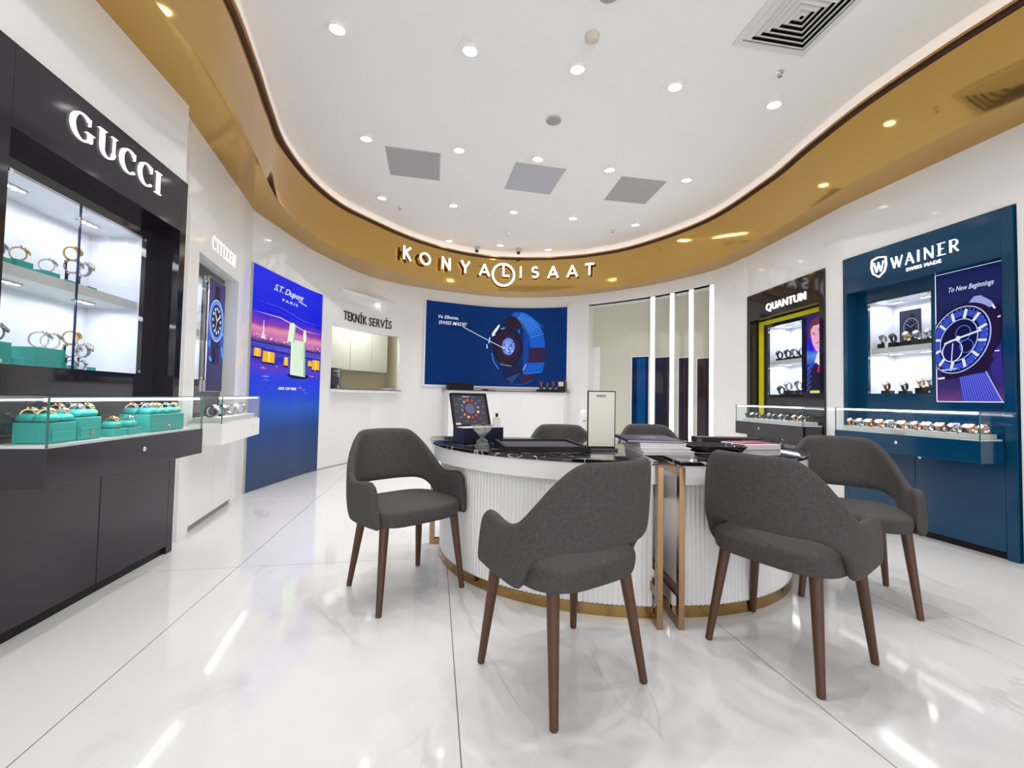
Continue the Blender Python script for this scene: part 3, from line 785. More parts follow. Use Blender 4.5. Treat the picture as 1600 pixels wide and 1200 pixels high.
# ------------------------------------------------------------------ wall cabinets and glass counters
def lock(parent, x, y, z, name='lock'):
    a = MB(); T = Matrix.Translation((x, y, z)) @ Matrix.Rotation(pi / 2, 4, 'X')
    a.lathe([(.001, 0), (.011, 0), (.012, .004), (.008, .008), (.001, .008)], 16, M_chrome, T); a.box(-.001, .001, -.005, .005, .008, .0085, M_blackm, T)
    return a.build(name, None, parent, smooth=True, fixn=True)
def five_led(parent, x, y, z, n=5):
    a = MB()
    a.box(x - .055, x + .055, y - .022, y + .022, z - .006, z - .0005, M_lightgrey)
    for i in range(n):
        T = Matrix.Translation((x - .042 + .084 * i / (n - 1), y + (.006 if i % 2 else -.006), z - .0065))
        a.lathe([(.001, -.002), (.0105, -.002), (.0105, 0), (.001, 0)], 10, M_ledspot, T)
    return a.build('spot_cluster', None, parent)
def cabinet(U, label, Wd, m, rx, win, poster, post_z, door_x, m_in=None, groove=M_blackm, zt=2.455, nlights=2, divider=None, rz1=2.11, wz=(1.155, 2.0), shelf=1.575):
    """wall unit: plinth, two doors, recessed bay with a lit niche behind glass, a sign band on top"""
    r = empty('wall_cabinet', (U[0][0], U[0][1], 0), U[1], label, 'cabinet')
    x0, x1 = rx; T = -.018; D = .12        # front plane stands at y = T
    a = MB()
    a.box(0, x0, T, D, 0.0, zt); a.box(x1, Wd, T, D, 0.0, zt); a.box(x0, x1, T, D, rz1, zt)
    a.build('carcass', m, r, bevel=.0015)
    # base: plinth and two door leaves
    a = MB(); a.box(x0, x1, T + .02, D, 0, .05); a.build('plinth', groove, r)
    for (p, q) in ((x0 + .002, door_x - .002), (door_x + .002, x1 - .002)):
        a = MB(); a.box(p, q, T, T + .02, .052, .655); a.build('door', m, r, bevel=.0015)
    a = MB(); a.box(x0, x1, T + .024, D, .05, .82); a.build('door_backing', groove, r)
    lock(r, door_x - .05 if False else door_x + .035, T, .632)
    # back panel of the bay with the niche opening
    wx0, wx1 = win; z0, z1 = wz; yb = .10; a = MB()
    a.box(x0, wx0, yb, D, .82, rz1); a.box(wx1, x1, yb, D, .82, rz1); a.box(wx0, wx1, yb, D, .82, z0); a.box(wx0, wx1, yb, D, z1, rz1)
    a.build('bay_panel', m_in or m, r)
    # white niche
    dp = .40; a = MB()
    a.box(wx0 - .02, wx0, D, dp, z0 - .02, z1 + .02); a.box(wx1, wx1 + .02, D, dp, z0 - .02, z1 + .02)
    a.box(wx0, wx1, D, dp, z1, z1 + .02); a.box(wx0, wx1, D, dp, z0 - .02, z0); a.box(wx0 - .02, wx1 + .02, dp, dp + .02, z0 - .02, z1 + .02)
    tag(a.build('niche', M_niche, r), 'brightly lit white niche')
    a = MB(); a.box(wx0, wx1, D + .012, dp, shelf - .05, shelf); a.build('shelf', M_lightgrey, r)
    n = nlights
    for i in range(n):
        xx = wx0 + (wx1 - wx0) * (i + .5) / n
        five_led(r, xx, .26, z1); five_led(r, xx, .26, shelf - .05)
        for zz, pw in ((z1 - .02, 1.0), (shelf - .07, 1.0)):
            ld = bpy.data.lights.new('niche_glow', 'AREA'); ld.shape = 'RECTANGLE'; ld.size = .3; ld.size_y = .12; ld.energy = 1.1 * pw; ld.color = (.95, .97, 1.0)
            lo = bpy.data.objects.new('niche_glow', ld); COL.objects.link(lo); lo.parent = r; lo.location = (xx, .25, zz)
    # sliding glass
    panes = [(wx0, wx1)] if divider is None else [(wx0, divider - .002), (divider + .002, wx1)]
    for (p, q) in panes:
        a = MB(); a.box(p + .002, q - .002, yb - .008, yb - .002, z0 + .002, z1 - .002); a.build('glass_door', M_glass, r)
    if divider is not None:
        a = MB(); a.box(divider - .003, divider + .003, yb - .009, yb - .001, z0, z1); a.build('glass_edge', mat('violet_glass_edge', srgb(40, 38, 80), .15), r)
    for (p, q) in ((wx1 - .02, z1 - .02), (wx1 - .02, z0 + .005), (wx0 + .005, z1 - .02), (wx0 + .005, z0 + .005)):
        a = MB(); a.box(p, p + .015, yb - .014, yb - .009, q, q + .015); a.build('glass_clamp', M_chrome, r)
    fr = MB(); t = .006
    fr.box(wx0 - t, wx1 + t, yb - .004, yb, z1, z1 + t); fr.box(wx0 - t, wx1 + t, yb - .004, yb, z0 - t, z0)
    fr.box(wx0 - t, wx0, yb - .004, yb, z0, z1); fr.box(wx1, wx1 + t, yb - .004, yb, z0, z1)
    fr.build('niche_frame', m_in or m, r)
    return r
def counter(U, label, x0, x1, m, tray=None, ends=(True, True), dep=.24, led=True, m_side=None, knob=None):
    r = empty('display_counter', in_unit(U, (x0 + x1) / 2, 0, .66), U[1], label, 'counter')
    h = (x1 - x0) / 2; y1 = -.020
    a = MB(); a.box(-h, h, -dep, y1, 0, .155); a.build('drawer_box', m, r, bevel=.0015)
    lock(r, (knob if knob is not None else (x0 + x1) / 2) - (x0 + x1) / 2, -dep, .09)
    a = MB(); a.box(-h + .012, h - .012, -dep + .012, y1, .155, .166); a.build('floor_panel', M_white, r)
    zt = .362; g = .006
    a = MB(); a.box(-h + .004, h - .004, -dep + .004, -dep + .004 + g, .156, zt - g); a.build('front_glass', M_glass, r)
    a = MB(); a.box(-h + .004, h - .004, -dep + .004, y1, zt - g, zt); a.build('top_glass', M_glass, r)
    for s_ in (-1, 1):
        a = MB(); a.box(min(s_ * (h - .004), s_ * (h - .010)), max(s_ * (h - .004), s_ * (h - .010)), -dep + .011, y1, .156, zt - g - .001); a.build('side_glass', M_glass, r)
    a = MB()
    for s_ in (-1, 1): a.box(s_ * (h - .006) - .003, s_ * (h - .006) + .003, -dep + .003, -dep + .009, .156, zt)
    a.box(-h + .004, h - .004, -dep + .0025, -dep + .0055, zt - .003, zt)
    a.build('glass_edges', M_glassedge, r)
    a = MB(); a.box(-h + .02, h - .02, -dep + .016, -dep + .034, zt - .022, zt - .008); a.build('light_bar', M_led, r)
    if tray:
        p, q = tray; a = MB(); c = (x0 + x1) / 2
        a.box(p - c, q - c, -dep + .03, y1 - .015, .167, .20); tag(a.build('tray', M_lightgrey, r, bevel=.003), 'pale grey presentation tray')
    ld = bpy.data.lights.new('counter_glow', 'AREA'); ld.shape = 'RECTANGLE'; ld.size = 2 * h - .1; ld.size_y = .03; ld.energy = 1.3; ld.color = (.96, .98, 1.0)
    lo = bpy.data.objects.new('counter_glow', ld); COL.objects.link(lo); lo.parent = r; lo.location = (0, -dep + .05, zt - .03)
    lo.rotation_euler = (radians(25), 0, 0)
    return r
def flatmap(y): return lambda x, z, o: (x, y - o, z)

# ---- black unit, near left
cg = cabinet(UG, 'tall glossy black wall cabinet with teal stands in its lit niche, left', 1.22, M_charc, (.065, 1.16), (.18, 1.03), None, None, .61, m_in=M_black, divider=.552, shelf=1.60)
raised('lettering', serif_word('GUCCI', .317, .948, 2.245, 2.375, T=.15, t=.028, gap=.12), -.018, .012, M_signwhite, cg)
ctg = counter(UG, 'black drawer counter under glass with teal watch boxes, at the near left', .02, 1.09, M_charc, knob=.56)
# ---- white unit
cc = cabinet(UC, 'white wall cabinet with blue watch poster, beside the night-city lightbox', 1.2, M_white, (.17, 1.06), (.30, .62), None, None, .62, m_in=M_black, groove=M_grey, nlights=1)
raised('lettering', serif_word('CITIZEN', .395, .945, 2.212, 2.325, T=.10, t=.03, gap=.17), -.018, .003, M_signwhite, cc)
ctc = counter(UC, 'white drawer counter under glass holding seven watches, left of the night-city lightbox', .08, 1.05, M_white, tray=(.12, 1.0), knob=.85)
# ---- black and yellow unit, far right
cq = cabinet(UQ, 'tall black wall cabinet with a yellow inner band, farther one on the right', 1.25, M_black, (.06, 1.19), (.254, .808), None, None, .62, zt=2.45)
text_part('lettering', 'QUANTUM', .383, 1.016, 2.165, 2.27, -.018, .012, M_signwhite, cq, offset=.004, spacing=1.05)
a = MB(); a.box(.083, .165, .088, .0995, .86, 2.095); a.box(.165, 1.09, .088, .0995, 2.045, 2.095)
tag(a.build('trim_band', M_yellow, cq), 'bright yellow L-shaped band')
ctq = counter(UQ, 'black glass-topped counter with dark watches below the yellow-banded cabinet', .10, 1.235, M_black, tray=(.2, 1.19), knob=.56)
# ---- petrol unit, near right
cw2 = cabinet(UW, 'tall petrol blue wall cabinet with large watch poster, on the right', 1.212, M_teal, (.04, 1.15), (.146, .65), None, None, .60)
raised('lettering', serif_word('WAINER', .437, .915, 2.235, 2.335, T=.11, t=.03, serif=False, gap=.14), -.018, .012, M_signwhite, cw2)
text_part('small_lettering', 'SWISS MADE', .555, .800, 2.180, 2.208, -.018, .008, M_signwhite, cw2, offset=.0, spacing=1.1)
P = [(.28, 2.36), (.33, 2.375), (.395, 2.36), (.40, 2.29), (.385, 2.235), (.338, 2.195), (.29, 2.235), (.275, 2.29), (.28, 2.36)]
sh = stroke([(x, z) for x, z in P], 0, w=.011) + serif_word('W', .292, .384, 2.24, 2.33, T=.11, t=.04, serif=True)
raised('shield_emblem', sh, -.018, .012, M_signwhite, cw2)
ctw = counter(UW, 'petrol blue drawer counter under glass with a long tray of watches, near right', .10, 1.15, M_teal, tray=(.16, 1.12), knob=.62)
a = MB(); a.box(-.05, .05, -.238, -.20, .167, .197); a.build('tray_label_block', M_panelgrey, ctw)

# ---- posters inside the bays (lightboxes)
def lightbox(parent, x0, x1, z0, z1, base, name='poster', y=.098, th=.02, fm=M_chrome):
    a = MB(); t = .004
    a.box(x0 - t, x1 + t, y - th, y, z0 - t, z1 + t); f = a.build(name, fm, parent)
    art = Art(x0, x1, z0, z1, flatmap(y - th - .0005)); art.base(base, 'print', f)
    return f, art
# white cabinet: blue diver watch
f, A_ = lightbox(cc, .655, 1.02, 1.06, 2.045, m_ramp_print('deep_blue_print', [(0, (26, 22, 70)), (.25, (30, 20, 110)), (.5, (20, 70, 200)), (.7, (40, 40, 150)), (1, (50, 22, 80))], .1, 2.5, .9))
cx, cz = .835, 1.69
A_.poly([(cx - .09, 1.30), (cx + .09, 1.30), (cx + .10, cz - .1), (cx - .10, cz - .1)], ink(20, 24, 70)); A_.poly([(cx - .07, 1.85), (cx + .07, 1.85), (cx + .05, 2.0), (cx - .05, 2.0)], ink(14, 12, 40))
A_.ell(cx, cz, .165, .19, ink(150, 190, 255)); A_.ell(cx, cz, .145, .17, ink(30, 60, 150)); A_.ring(cx, cz, .13, .155, .012, ink(120, 170, 255)); A_.ell(cx, cz, .115, .14, ink(10, 16, 60))
for k in range(12):
    t = radians(30 * k); A_.ell(cx + .088 * cos(t), cz + .108 * sin(t), .013, .016, ink(220, 235, 255), n=12)
A_.line([(cx, cz), (cx - .05, cz + .07)], .014, ink(230, 240, 255)); A_.line([(cx, cz), (cx + .06, cz + .04)], .014, ink(230, 240, 255)); A_.line([(cx, cz), (cx - .03, cz - .09)], .007, ink(230, 240, 255))
for k, (x, z) in enumerate(((-.15, -.22), (.14, -.25), (.16, -.3), (-.12, -.35), (.13, -.1))): A_.ell(cx + x, cz + z, .02, .035, ink(90, 160, 250), 20 * k, 12)
A_.ell(cx, 1.42, .03, .03, ink(60, 30, 90)); A_.ell(cx, 1.34, .03, .03, ink(60, 30, 90))
A_.build('picture', f)
# yellow-banded cabinet: portrait
f, A_ = lightbox(cq, .905, 1.10, 1.14, 2.01, m_ramp_print('night_blue_print', [(0, (16, 10, 50)), (.2, (30, 30, 130)), (.38, (24, 60, 190)), (.5, (90, 150, 240)), (.58, (20, 10, 240)), (.8, (40, 10, 170)), (1, (40, 20, 110))], .12, 3, .9), fm=M_black)
skin = ink(232, 170, 196); 
A_.poly([(1.0, 1.36), (1.12, 1.20), (1.12, 1.60), (1.06, 1.62), (1.02, 1.52)], ink(240, 225, 240)); A_.poly([(.93, 1.14), (1.12, 1.14), (1.12, 1.42), (1.03, 1.50), (.95, 1.40)], ink(24, 18, 60))
A_.poly([(1.06, 1.45), (1.12, 1.50), (1.12, 1.36), (1.05, 1.40)], ink(225, 20, 90))
A_.poly([(.955, 1.86), (1.0, 1.92), (1.06, 1.93), (1.12, 1.90), (1.12, 1.62), (1.06, 1.60), (1.02, 1.64), (.985, 1.71), (.965, 1.79)], skin)
A_.poly([(.925, 1.80), (.93, 1.88), (.97, 1.96), (1.04, 1.99), (1.12, 1.98), (1.12, 1.93), (1.06, 1.90), (1.0, 1.90), (.965, 1.86), (.955, 1.77), (.94, 1.76)], ink(96, 50, 60))
A_.line([(.985, 1.83), (1.02, 1.815)], .008, ink(90, 40, 60)); A_.ell(1.005, 1.805, .010, .006, ink(40, 20, 60), n=12)
A_.line([(1.06, 1.85), (1.10, 1.86)], .008, ink(90, 40, 60)); A_.ell(1.08, 1.835, .010, .006, ink(40, 20, 60), n=12)
A_.line([(1.04, 1.82), (1.03, 1.76), (1.045, 1.75)], .006, ink(190, 110, 150)); A_.line([(1.03, 1.70), (1.075, 1.715)], .009, ink(190, 50, 100))
for k in range(16): A_.ell(.915 + .06 * ((k * 37) % 10) / 10, 1.2 + .32 * ((k * 53) % 17) / 17, .004, .005, ink(200, 225, 255), n=8)
A_.poly([(.955, 1.165), (1.095, 1.165), (1.095, 1.195), (.955, 1.195)], ink(190, 205, 30)); [A_.line([(.965 + .014 * k_, 1.171), (.969 + .014 * k_, 1.189)], .006, ink(235, 240, 200)) for k_ in range(9)]
A_.build('picture', f)
# petrol cabinet: large chronograph
f, A_ = lightbox(cw2, .697, 1.10, 1.09, 2.108, m_ramp_print('indigo_print', [(0, (110, 60, 130)), (.10, (56, 36, 112)), (.3, (14, 16, 74)), (.6, (4, 10, 60)), (.8, (4, 24, 96)), (1, (4, 24, 86))], .06, 2, .9), fm=M_signwhite)
lt = ink(170, 190, 255); md = ink(80, 110, 220); dk = ink(12, 14, 60); wt = ink(225, 232, 255); vd = ink(30, 14, 54)
cx, cz, RO = .845, 1.565, 22
A_.poly([(.84, 1.30), (1.0, 1.32), (1.09, 1.09), (.86, 1.09)], ink(60, 64, 190))
for k in range(14): A_.line([(.845 + .012 * k, 1.30), (.875 + .0155 * k, 1.09)], .003, ink(120, 130, 235))
A_.line([(1.0, 1.32), (1.09, 1.09)], .006, ink(180, 190, 255)); A_.poly([(1.02, 1.42), (1.09, 1.52), (1.10, 1.2), (1.04, 1.27)], ink(50, 40, 130))
A_.poly([(.70, 1.36), (.76, 1.26), (1.0, 1.31), (1.05, 1.40), (1.0, 1.5)], vd)
A_.poly([(.90, 1.83), (.94, 1.885), (.98, 1.885), (1.04, 1.83), (1.06, 1.79), (1.0, 1.78)], ink(150, 160, 220))
A_.poly([(1.04, 1.79), (1.08, 1.80), (1.10, 1.70), (1.07, 1.62), (1.05, 1.7)], vd); A_.line([(1.045, 1.80), (1.06, 1.77)], .012, wt); A_.line([(1.06, 1.70), (1.09, 1.71)], .010, wt); A_.line([(1.05, 1.46), (1.08, 1.46)], .008, wt)
A_.ell(cx + .02, cz, .215, .285, vd, -18); A_.ell(cx, cz, .185, .265, lt, -18); A_.ell(cx, cz, .177, .257, dk, -18); A_.ring(cx, cz, .145, .212, .045, ink(50, 76, 190), -18)
for k in range(12):
    t = radians(30 * k + 8); c, q = cos(radians(-18)), sin(radians(-18)); P0 = []
    for rr in (.66, .93):
        x, z = .177 * rr * cos(t), .257 * rr * sin(t); P0.append((cx + x * c - z * q, cz + x * q + z * c))
    A_.line(P0, .018, wt)
A_.ring(cx, cz, .112, .165, .007, lt, -18); A_.ell(cx - .04, cz - .08, .062, .085, ink(16, 20, 90), -10); A_.ring(cx - .04, cz - .08, .062, .085, .007, wt, -10)
A_.ring(cx + .03, cz + .05, .045, .06, .006, md, -10); A_.ring(cx + .05, cz - .05, .04, .05, .006, md, -10)
A_.line([(cx - .09, cz - .02), (cx, cz + .015), (cx + .14, cz + .06)], .013, wt); A_.line([(cx - .045, cz - .16), (cx - .035, cz - .02)], .006, wt); A_.ell(cx, cz + .015, .014, .018, wt)
for k in range(40):
    t = radians(9 * k); c, q = cos(radians(-18)), sin(radians(-18)); x, z = .166 * cos(t), .243 * sin(t)
    A_.ell(cx + x * c - z * q, cz + x * q + z * c, .0028, .003, wt, n=6)
A_.line([(.715, 1.27), (.76, 1.275)], .014, wt); A_.line([(.74, 1.335), (.84, 1.345)], .012, lt)
A_.text('To New Beginnings', .795, 1.065, 1.935, 1.985, ink(215, 230, 255), .35, .008)
A_.build('picture', f)

# ------------------------------------------------------------------ watches in the niches and counters
trayz = .66 + .20
wt_cyc = ['rose_white', 'steel_white', 'brown_white', 'rose_white', 'steel_black', 'gold_white', 'rose_white', 'steel_white', 'brown_white', 'steel_blue', 'rose_white']
rown = ['front', 'middle', 'back']
for j in range(3):
    for i in range(11):
        k = wt_cyc[(i + 4 * j) % 11]
        place_watch(k, UW, .205 + i * .087 + (.02 if j == 1 else 0), -.175 + j * .058, trayz, f'{KINDS[k][0]} on petrol blue counter tray, {ordn[i]} from left, {rown[j]} row', 'watches on the petrol blue counter tray', 1.05, .12 * math.sin(i * 3 + j))
qt = ['black_black', 'black_steel', 'black_black', 'black_black', 'blue_steel', 'black_black', 'steel_black', 'black_black', 'rose_white', 'rose_white']
for j in range(2):
    for i in range(10):
        k = qt[(i + j) % 10] if j else qt[i]
        place_watch(k, UQ, .25 + i * .1, -.17 + j * .085, trayz, f'{KINDS[k][0]} on black counter tray, {ordn[i]} from left, {("front", "back")[j]} row', 'watches on the black counter tray', 1.05, .2 * math.sin(i * 2 + j))
for i, k in enumerate(['black_steel', 'steel_black', 'black_black', 'brown_white', 'steel_black', 'steel_white', 'steel_white', 'steel_blue']):
    place_watch(k, UC, .175 + i * .108, -.13 + .02 * (i % 2), trayz, f'{KINDS[k][0]} in the white glass counter, {ordn[i]} from the left', 'watches in the white glass counter', 1.5, .5 * math.sin(i * 2.3))

def block(U, x, y, z, w, d, h, m, label, cat, name, group=None, tri=False):
    r = MB(); r.box(-w / 2, w / 2, -d / 2, d / 2, 0, h)
    o = r.build(name, m, bevel=.002, loc=in_unit(U, x, y, z), rotz=U[1])
    return tag(o, label, cat, group)
# petrol niche
for i, (x, k) in enumerate(((.215, 'steel_black'), (.30, 'black_black'), (.41, 'gold_white'), (.49, 'steel_white'), (.575, 'steel_white'))):
    block(UW, x, .19, 1.575, .066, .07, .045, M_blackm, f'black watch stand, upper shelf of petrol blue cabinet, {ordn[i]} from left', 'stand', 'watch_stand', 'black stands in the petrol blue cabinet')
    place_watch(k, UW, x, .185, 1.62, f'{KINDS[k][0]} on upper shelf of petrol blue cabinet, {ordn[i]} from left', 'watches in the petrol blue cabinet', 1.25, .1)
for i, (x, k, h) in enumerate(((.235, 'brown_white', .03), (.38, 'black_steel', .025), (.51, 'rose_white', .05), (.58, 'steel_white', .06))):
    block(UW, x, .20, 1.155, .066, .07, h, M_blackm, f'black watch stand, lower level of petrol blue cabinet, {ordn[i]} from left', 'stand', 'watch_stand', 'black stands in the petrol blue cabinet')
    place_watch(k, UW, x, .195, 1.155 + h, f'{KINDS[k][0]} on lower level of petrol blue cabinet, {ordn[i]} from left', 'watches in the petrol blue cabinet', 1.3, .15)
# photo card in the petrol niche
o = block(UW, .355, .30, 1.575, .17, .012, .34, M_navy, 'dark blue picture card of a watch on the petrol blue cabinet shelf', 'picture card', 'picture_card')
A_ = Art(-.082, .082, .004, .336, flatmap(-.0065)); pm = lambda r, g, b: ink(r, g, b, .55)  # no lamp in the card: a faint glow is put into its print
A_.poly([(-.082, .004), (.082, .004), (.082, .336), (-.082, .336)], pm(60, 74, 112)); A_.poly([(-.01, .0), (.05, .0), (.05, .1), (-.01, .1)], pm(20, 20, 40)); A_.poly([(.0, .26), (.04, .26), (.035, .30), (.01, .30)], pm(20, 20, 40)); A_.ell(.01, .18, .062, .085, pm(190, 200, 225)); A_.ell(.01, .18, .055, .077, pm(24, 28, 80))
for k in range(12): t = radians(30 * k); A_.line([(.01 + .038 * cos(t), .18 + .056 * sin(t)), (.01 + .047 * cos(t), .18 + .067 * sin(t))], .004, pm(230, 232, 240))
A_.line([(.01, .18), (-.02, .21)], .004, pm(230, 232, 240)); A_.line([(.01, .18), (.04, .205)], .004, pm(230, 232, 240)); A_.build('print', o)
o = block(UW, .262, .155, 1.575, .028, .006, .055, M_white, 'tiny white card tag on the petrol blue cabinet shelf', 'card', 'price_card')
# yellow-banded niche
for i, (x, k) in enumerate(((.33, 'black_black'), (.47, 'black_black'), (.58, 'steel_black'), (.68, 'black_steel'))):
    block(UQ, x, .20, 1.575, .07, .07, .03, M_blackm, f'black watch stand, upper shelf of yellow-banded cabinet, {ordn[i]} from left', 'stand', 'watch_stand', 'black stands in the yellow-banded cabinet')
    place_watch(k, UQ, x, .195, 1.605, f'{KINDS[k][0]} on upper shelf of yellow-banded cabinet, {ordn[i]} from left', 'watches in the yellow-banded cabinet', 1.5, .15)
for i, (x, k, h) in enumerate(((.36, 'black_black', .0), (.48, 'steel_white', .05), (.65, 'steel_black', .05))):
    if h: block(UQ, x, .20, 1.155, .08, .07, h, M_blackm, f'black watch stand, lower level of yellow-banded cabinet, {ordn[i - 1]} from left', 'stand', 'watch_stand', 'black stands in the yellow-banded cabinet')
    place_watch(k, UQ, x, .195, 1.155 + h, f'{KINDS[k][0]} on lower level of yellow-banded cabinet, {ordn[i]} from left', 'watches in the yellow-banded cabinet', 1.7, .15)

# ---- teal boxes and stands of the near left cabinet
def teal_box(x, y, z, w, d, h, label, drawer=False, emblem=False):
    r = empty('presentation_box', in_unit(UG, x, y, z), UG[1], label, 'box', 'teal presentation boxes')
    a = MB(); a.box(-w / 2, w / 2, -d / 2, d / 2, 0, h); a.build('box_body', M_tealbox, r, bevel=.003)
    if drawer:
        a = MB(); a.box(-w / 2 + .01, w / 2 - .01, -d / 2 - .004, -d / 2 - .0005, .008, h * .55); a.build('drawer_front', M_tealbox, r, bevel=.002)
    if emblem:
        a = MB(); T = Matrix.Translation((0, -d / 2 - .005, h * .33)) @ Matrix.Rotation(pi / 2, 4, 'X')
        a.lathe([(.001, 0), (.005, 0), (.004, .004), (.001, .005)], 12, None, T); 
        for s_ in (-1, 1):
            a.add([(0, -.0055, h * .33 + .002), (s_ * .014, -.0055, h * .33 + .006), (s_ * .013, -.0055, h * .33 - .006)], [(0, 1, 2), (2, 1, 0)], None, Matrix.Translation((0, -d / 2, 0)))
        a.box(-.003, .003, -d / 2 - .009, -d / 2 - .005, h * .33 - .014, h * .33 + .012)
        tag(a.build('bee_emblem', M_yg, r), 'golden bee emblem')
    return r
def cushion(x, y, z, label, rz=0, w=.06, d=.075, h=.042):
    vs = []; fs = []; n = 16; R = 6
    a = MB()
    prof = [(.35, 0), (.8, .08), (1.0, .35), (.95, .7), (.7, .95), (.01, 1.0)]
    for r_, zz in prof:
        for i in range(n):
            t = 2 * pi * i / n; e = .6
            vs.append((w / 2 * r_ * math.copysign(abs(cos(t)) ** e, cos(t)), d / 2 * r_ * math.copysign(abs(sin(t)) ** e, sin(t)), h * zz))
    for j in range(len(prof) - 1):
        for i in range(n):
            k = (i + 1) % n; fs.append((j * n + i, j * n + k, (j + 1) * n + k, (j + 1) * n + i))
    fs.append(tuple(reversed(range(n)))); fs.append(tuple(range((len(prof) - 1) * n, len(prof) * n)))
    a.add(vs, fs); o = a.build('watch_cushion', M_tealbox, smooth=True, loc=in_unit(UG, x, y, z), rotz=UG[1] + rz, angle=60)
    return tag(o, label, 'cushion', 'teal watch cushions')
gz = .66 + .167
teal_box(.06 + .10, -.12, gz, .13, .13, .085, 'teal presentation box at the near left end of the glass counter', True)
teal_box(.295, -.11, gz, .125, .15, .10, 'teal drawer box with golden bee emblem, left one in the black counter', True, True)
teal_box(.81, -.125, gz, .30, .15, .095, 'wide teal drawer box with golden bee emblem, right one in the black counter', True, True)
teal_box(.455, -.16, gz, .085, .08, .035, 'small low teal tray box, left of two between the large boxes')
teal_box(.56, -.16, gz, .095, .08, .035, 'small low teal tray box, right of two between the large boxes')
n = 0
for (bx, by, bz, ks, where) in ((.16, -.12, gz + .085, [(-.035, -.03, 'gold_white'), (.03, -.03, 'rose_white'), (-.03, .035, 'gold_white'), (.035, .035, 'steel_white')], 'near left box'),
                          (.295, -.11, gz + .10, [(-.03, -.04, 'steel_white'), (.03, -.035, 'gold_white'), (-.03, .035, 'rose_white'), (.032, .04, 'steel_white')], 'left bee-emblem box'),
                          (.81, -.125, gz + .095, [(-.11, -.035, 'steel_white'), (-.035, -.035, 'gold_white'), (.04, -.035, 'steel_white'), (.11, -.035, 'gold_white'), (-.11, .04, 'rose_white'), (-.03, .04, 'steel_white'), (.05, .04, 'gold_white')], 'wide bee-emblem box'),
                          (.455, -.16, gz + .035, [(0, 0, 'gold_white')], 'left small tray box'), (.56, -.16, gz + .035, [(0, 0, 'steel_white')], 'right small tray box')):
    for i, (dx, dy, k) in enumerate(ks):
        w = 'alone' if len(ks) == 1 else f'{("front row, " if dy < 0 else "back row, ")}{ordn[i if dy < 0 else i - sum(1 for q in ks if q[1] < 0)]} from left'
        cushion(bx + dx, by + dy, bz, f'teal cushion on the {where}, {w}', h=.036)
        place_watch(k, UG, bx + dx, by + dy + .004, bz - .004 + .004, f'{KINDS[k][0]} on teal cushion, {where}, {w}', 'watches on teal cushions', .95, .45, tilt=55)
# niche stands with bracelet watches on posts
def t_stand(x, y, z, label, posts, w=.19):
    r = empty('watch_stand', in_unit(UG, x, y, z), UG[1], label, 'stand', 'teal stands with posts')
    a = MB(); a.box(-w / 2, -.02, -.04, .04, 0, .022); a.box(.035, w / 2, -.04, .04, 0, .022); a.build('teal_base', M_tealbox, r, bevel=.002)
    a = MB(); a.box(-.0195, .0345, -.038, .038, 0, .018); a.build('name_plate', M_white, r)
    for (px, h) in posts:
        a = MB(); a.bar((px, 0, .0225), (px, 0, h), .0035); a.box(px - .008, px + .008, -.004, .004, h, h + .006); a.build('post', M_blackm, r)
    return r
pst = [(-.055, .125), (-.045, .06), (.03, .065)]
for z0, lv in ((1.60, 'upper shelf'), (1.155, 'lower level')):
    t_stand(.70 if lv[0] == 'u' else .72, .22, z0, f'teal stand with three watch posts on the {lv} of the black cabinet', pst)
    for i, ((px, h), k) in enumerate(zip(pst, ('gold_white', 'steel_white', 'steel_white'))):
        place_watch(k, UG, (.70 if lv[0] == 'u' else .72) + px, .20, z0 + h + .007, f'{KINDS[k][0]} on a post, {("topmost", "lower left", "lower right")[i]}, black cabinet {lv}', 'watches on posts', 1.25, 1.0 - .5 * i, tilt=35)
for i, x in enumerate((.26, .36, .50)):
    place = block(UG, x, .20, 1.60, .08, .08, .03 + .01 * (i == 1), M_tealbox, f'low teal watch block, black cabinet upper shelf, {ordn[i]} from left', 'stand', 'watch_block', 'teal blocks in the black cabinet')
    k = ('steel_white', 'gold_white', 'steel_white')[i]
    place_watch(k, UG, x, .19, 1.63 + .01 * (i == 1), f'{KINDS[k][0]} on teal block, {ordn[i]} from left, black cabinet upper shelf', 'watches on teal blocks', 1.1, .6)
for i, (x, h, w) in enumerate(((.26, .10, .10), (.345, .035, .06), (.50, .095, .16))):
    block(UG, x, .20, 1.155, w, .10, h, M_tealbox, f'teal display block, black cabinet lower level, {ordn[i]} from left', 'stand', 'watch_block', 'teal blocks in the black cabinet')
for i, (x, h, k) in enumerate(((.26, .10, 'steel_black'), (.47, .095, 'steel_white'), (.53, .095, 'steel_black'))):
    place_watch(k, UG, x, .18, 1.155 + h, f'{KINDS[k][0]} on teal block, {ordn[i]} from left, black cabinet lower level', 'watches on teal blocks', 1.35, .6)
for i, x in enumerate((.60, .66)):
    place_watch('steel_white', UG, x, .14, 1.155, f'{KINDS["steel_white"][0]} before teal stand, {("left", "right")[i]} one, black cabinet lower level', 'watches on the black cabinet floor', .8, .3)

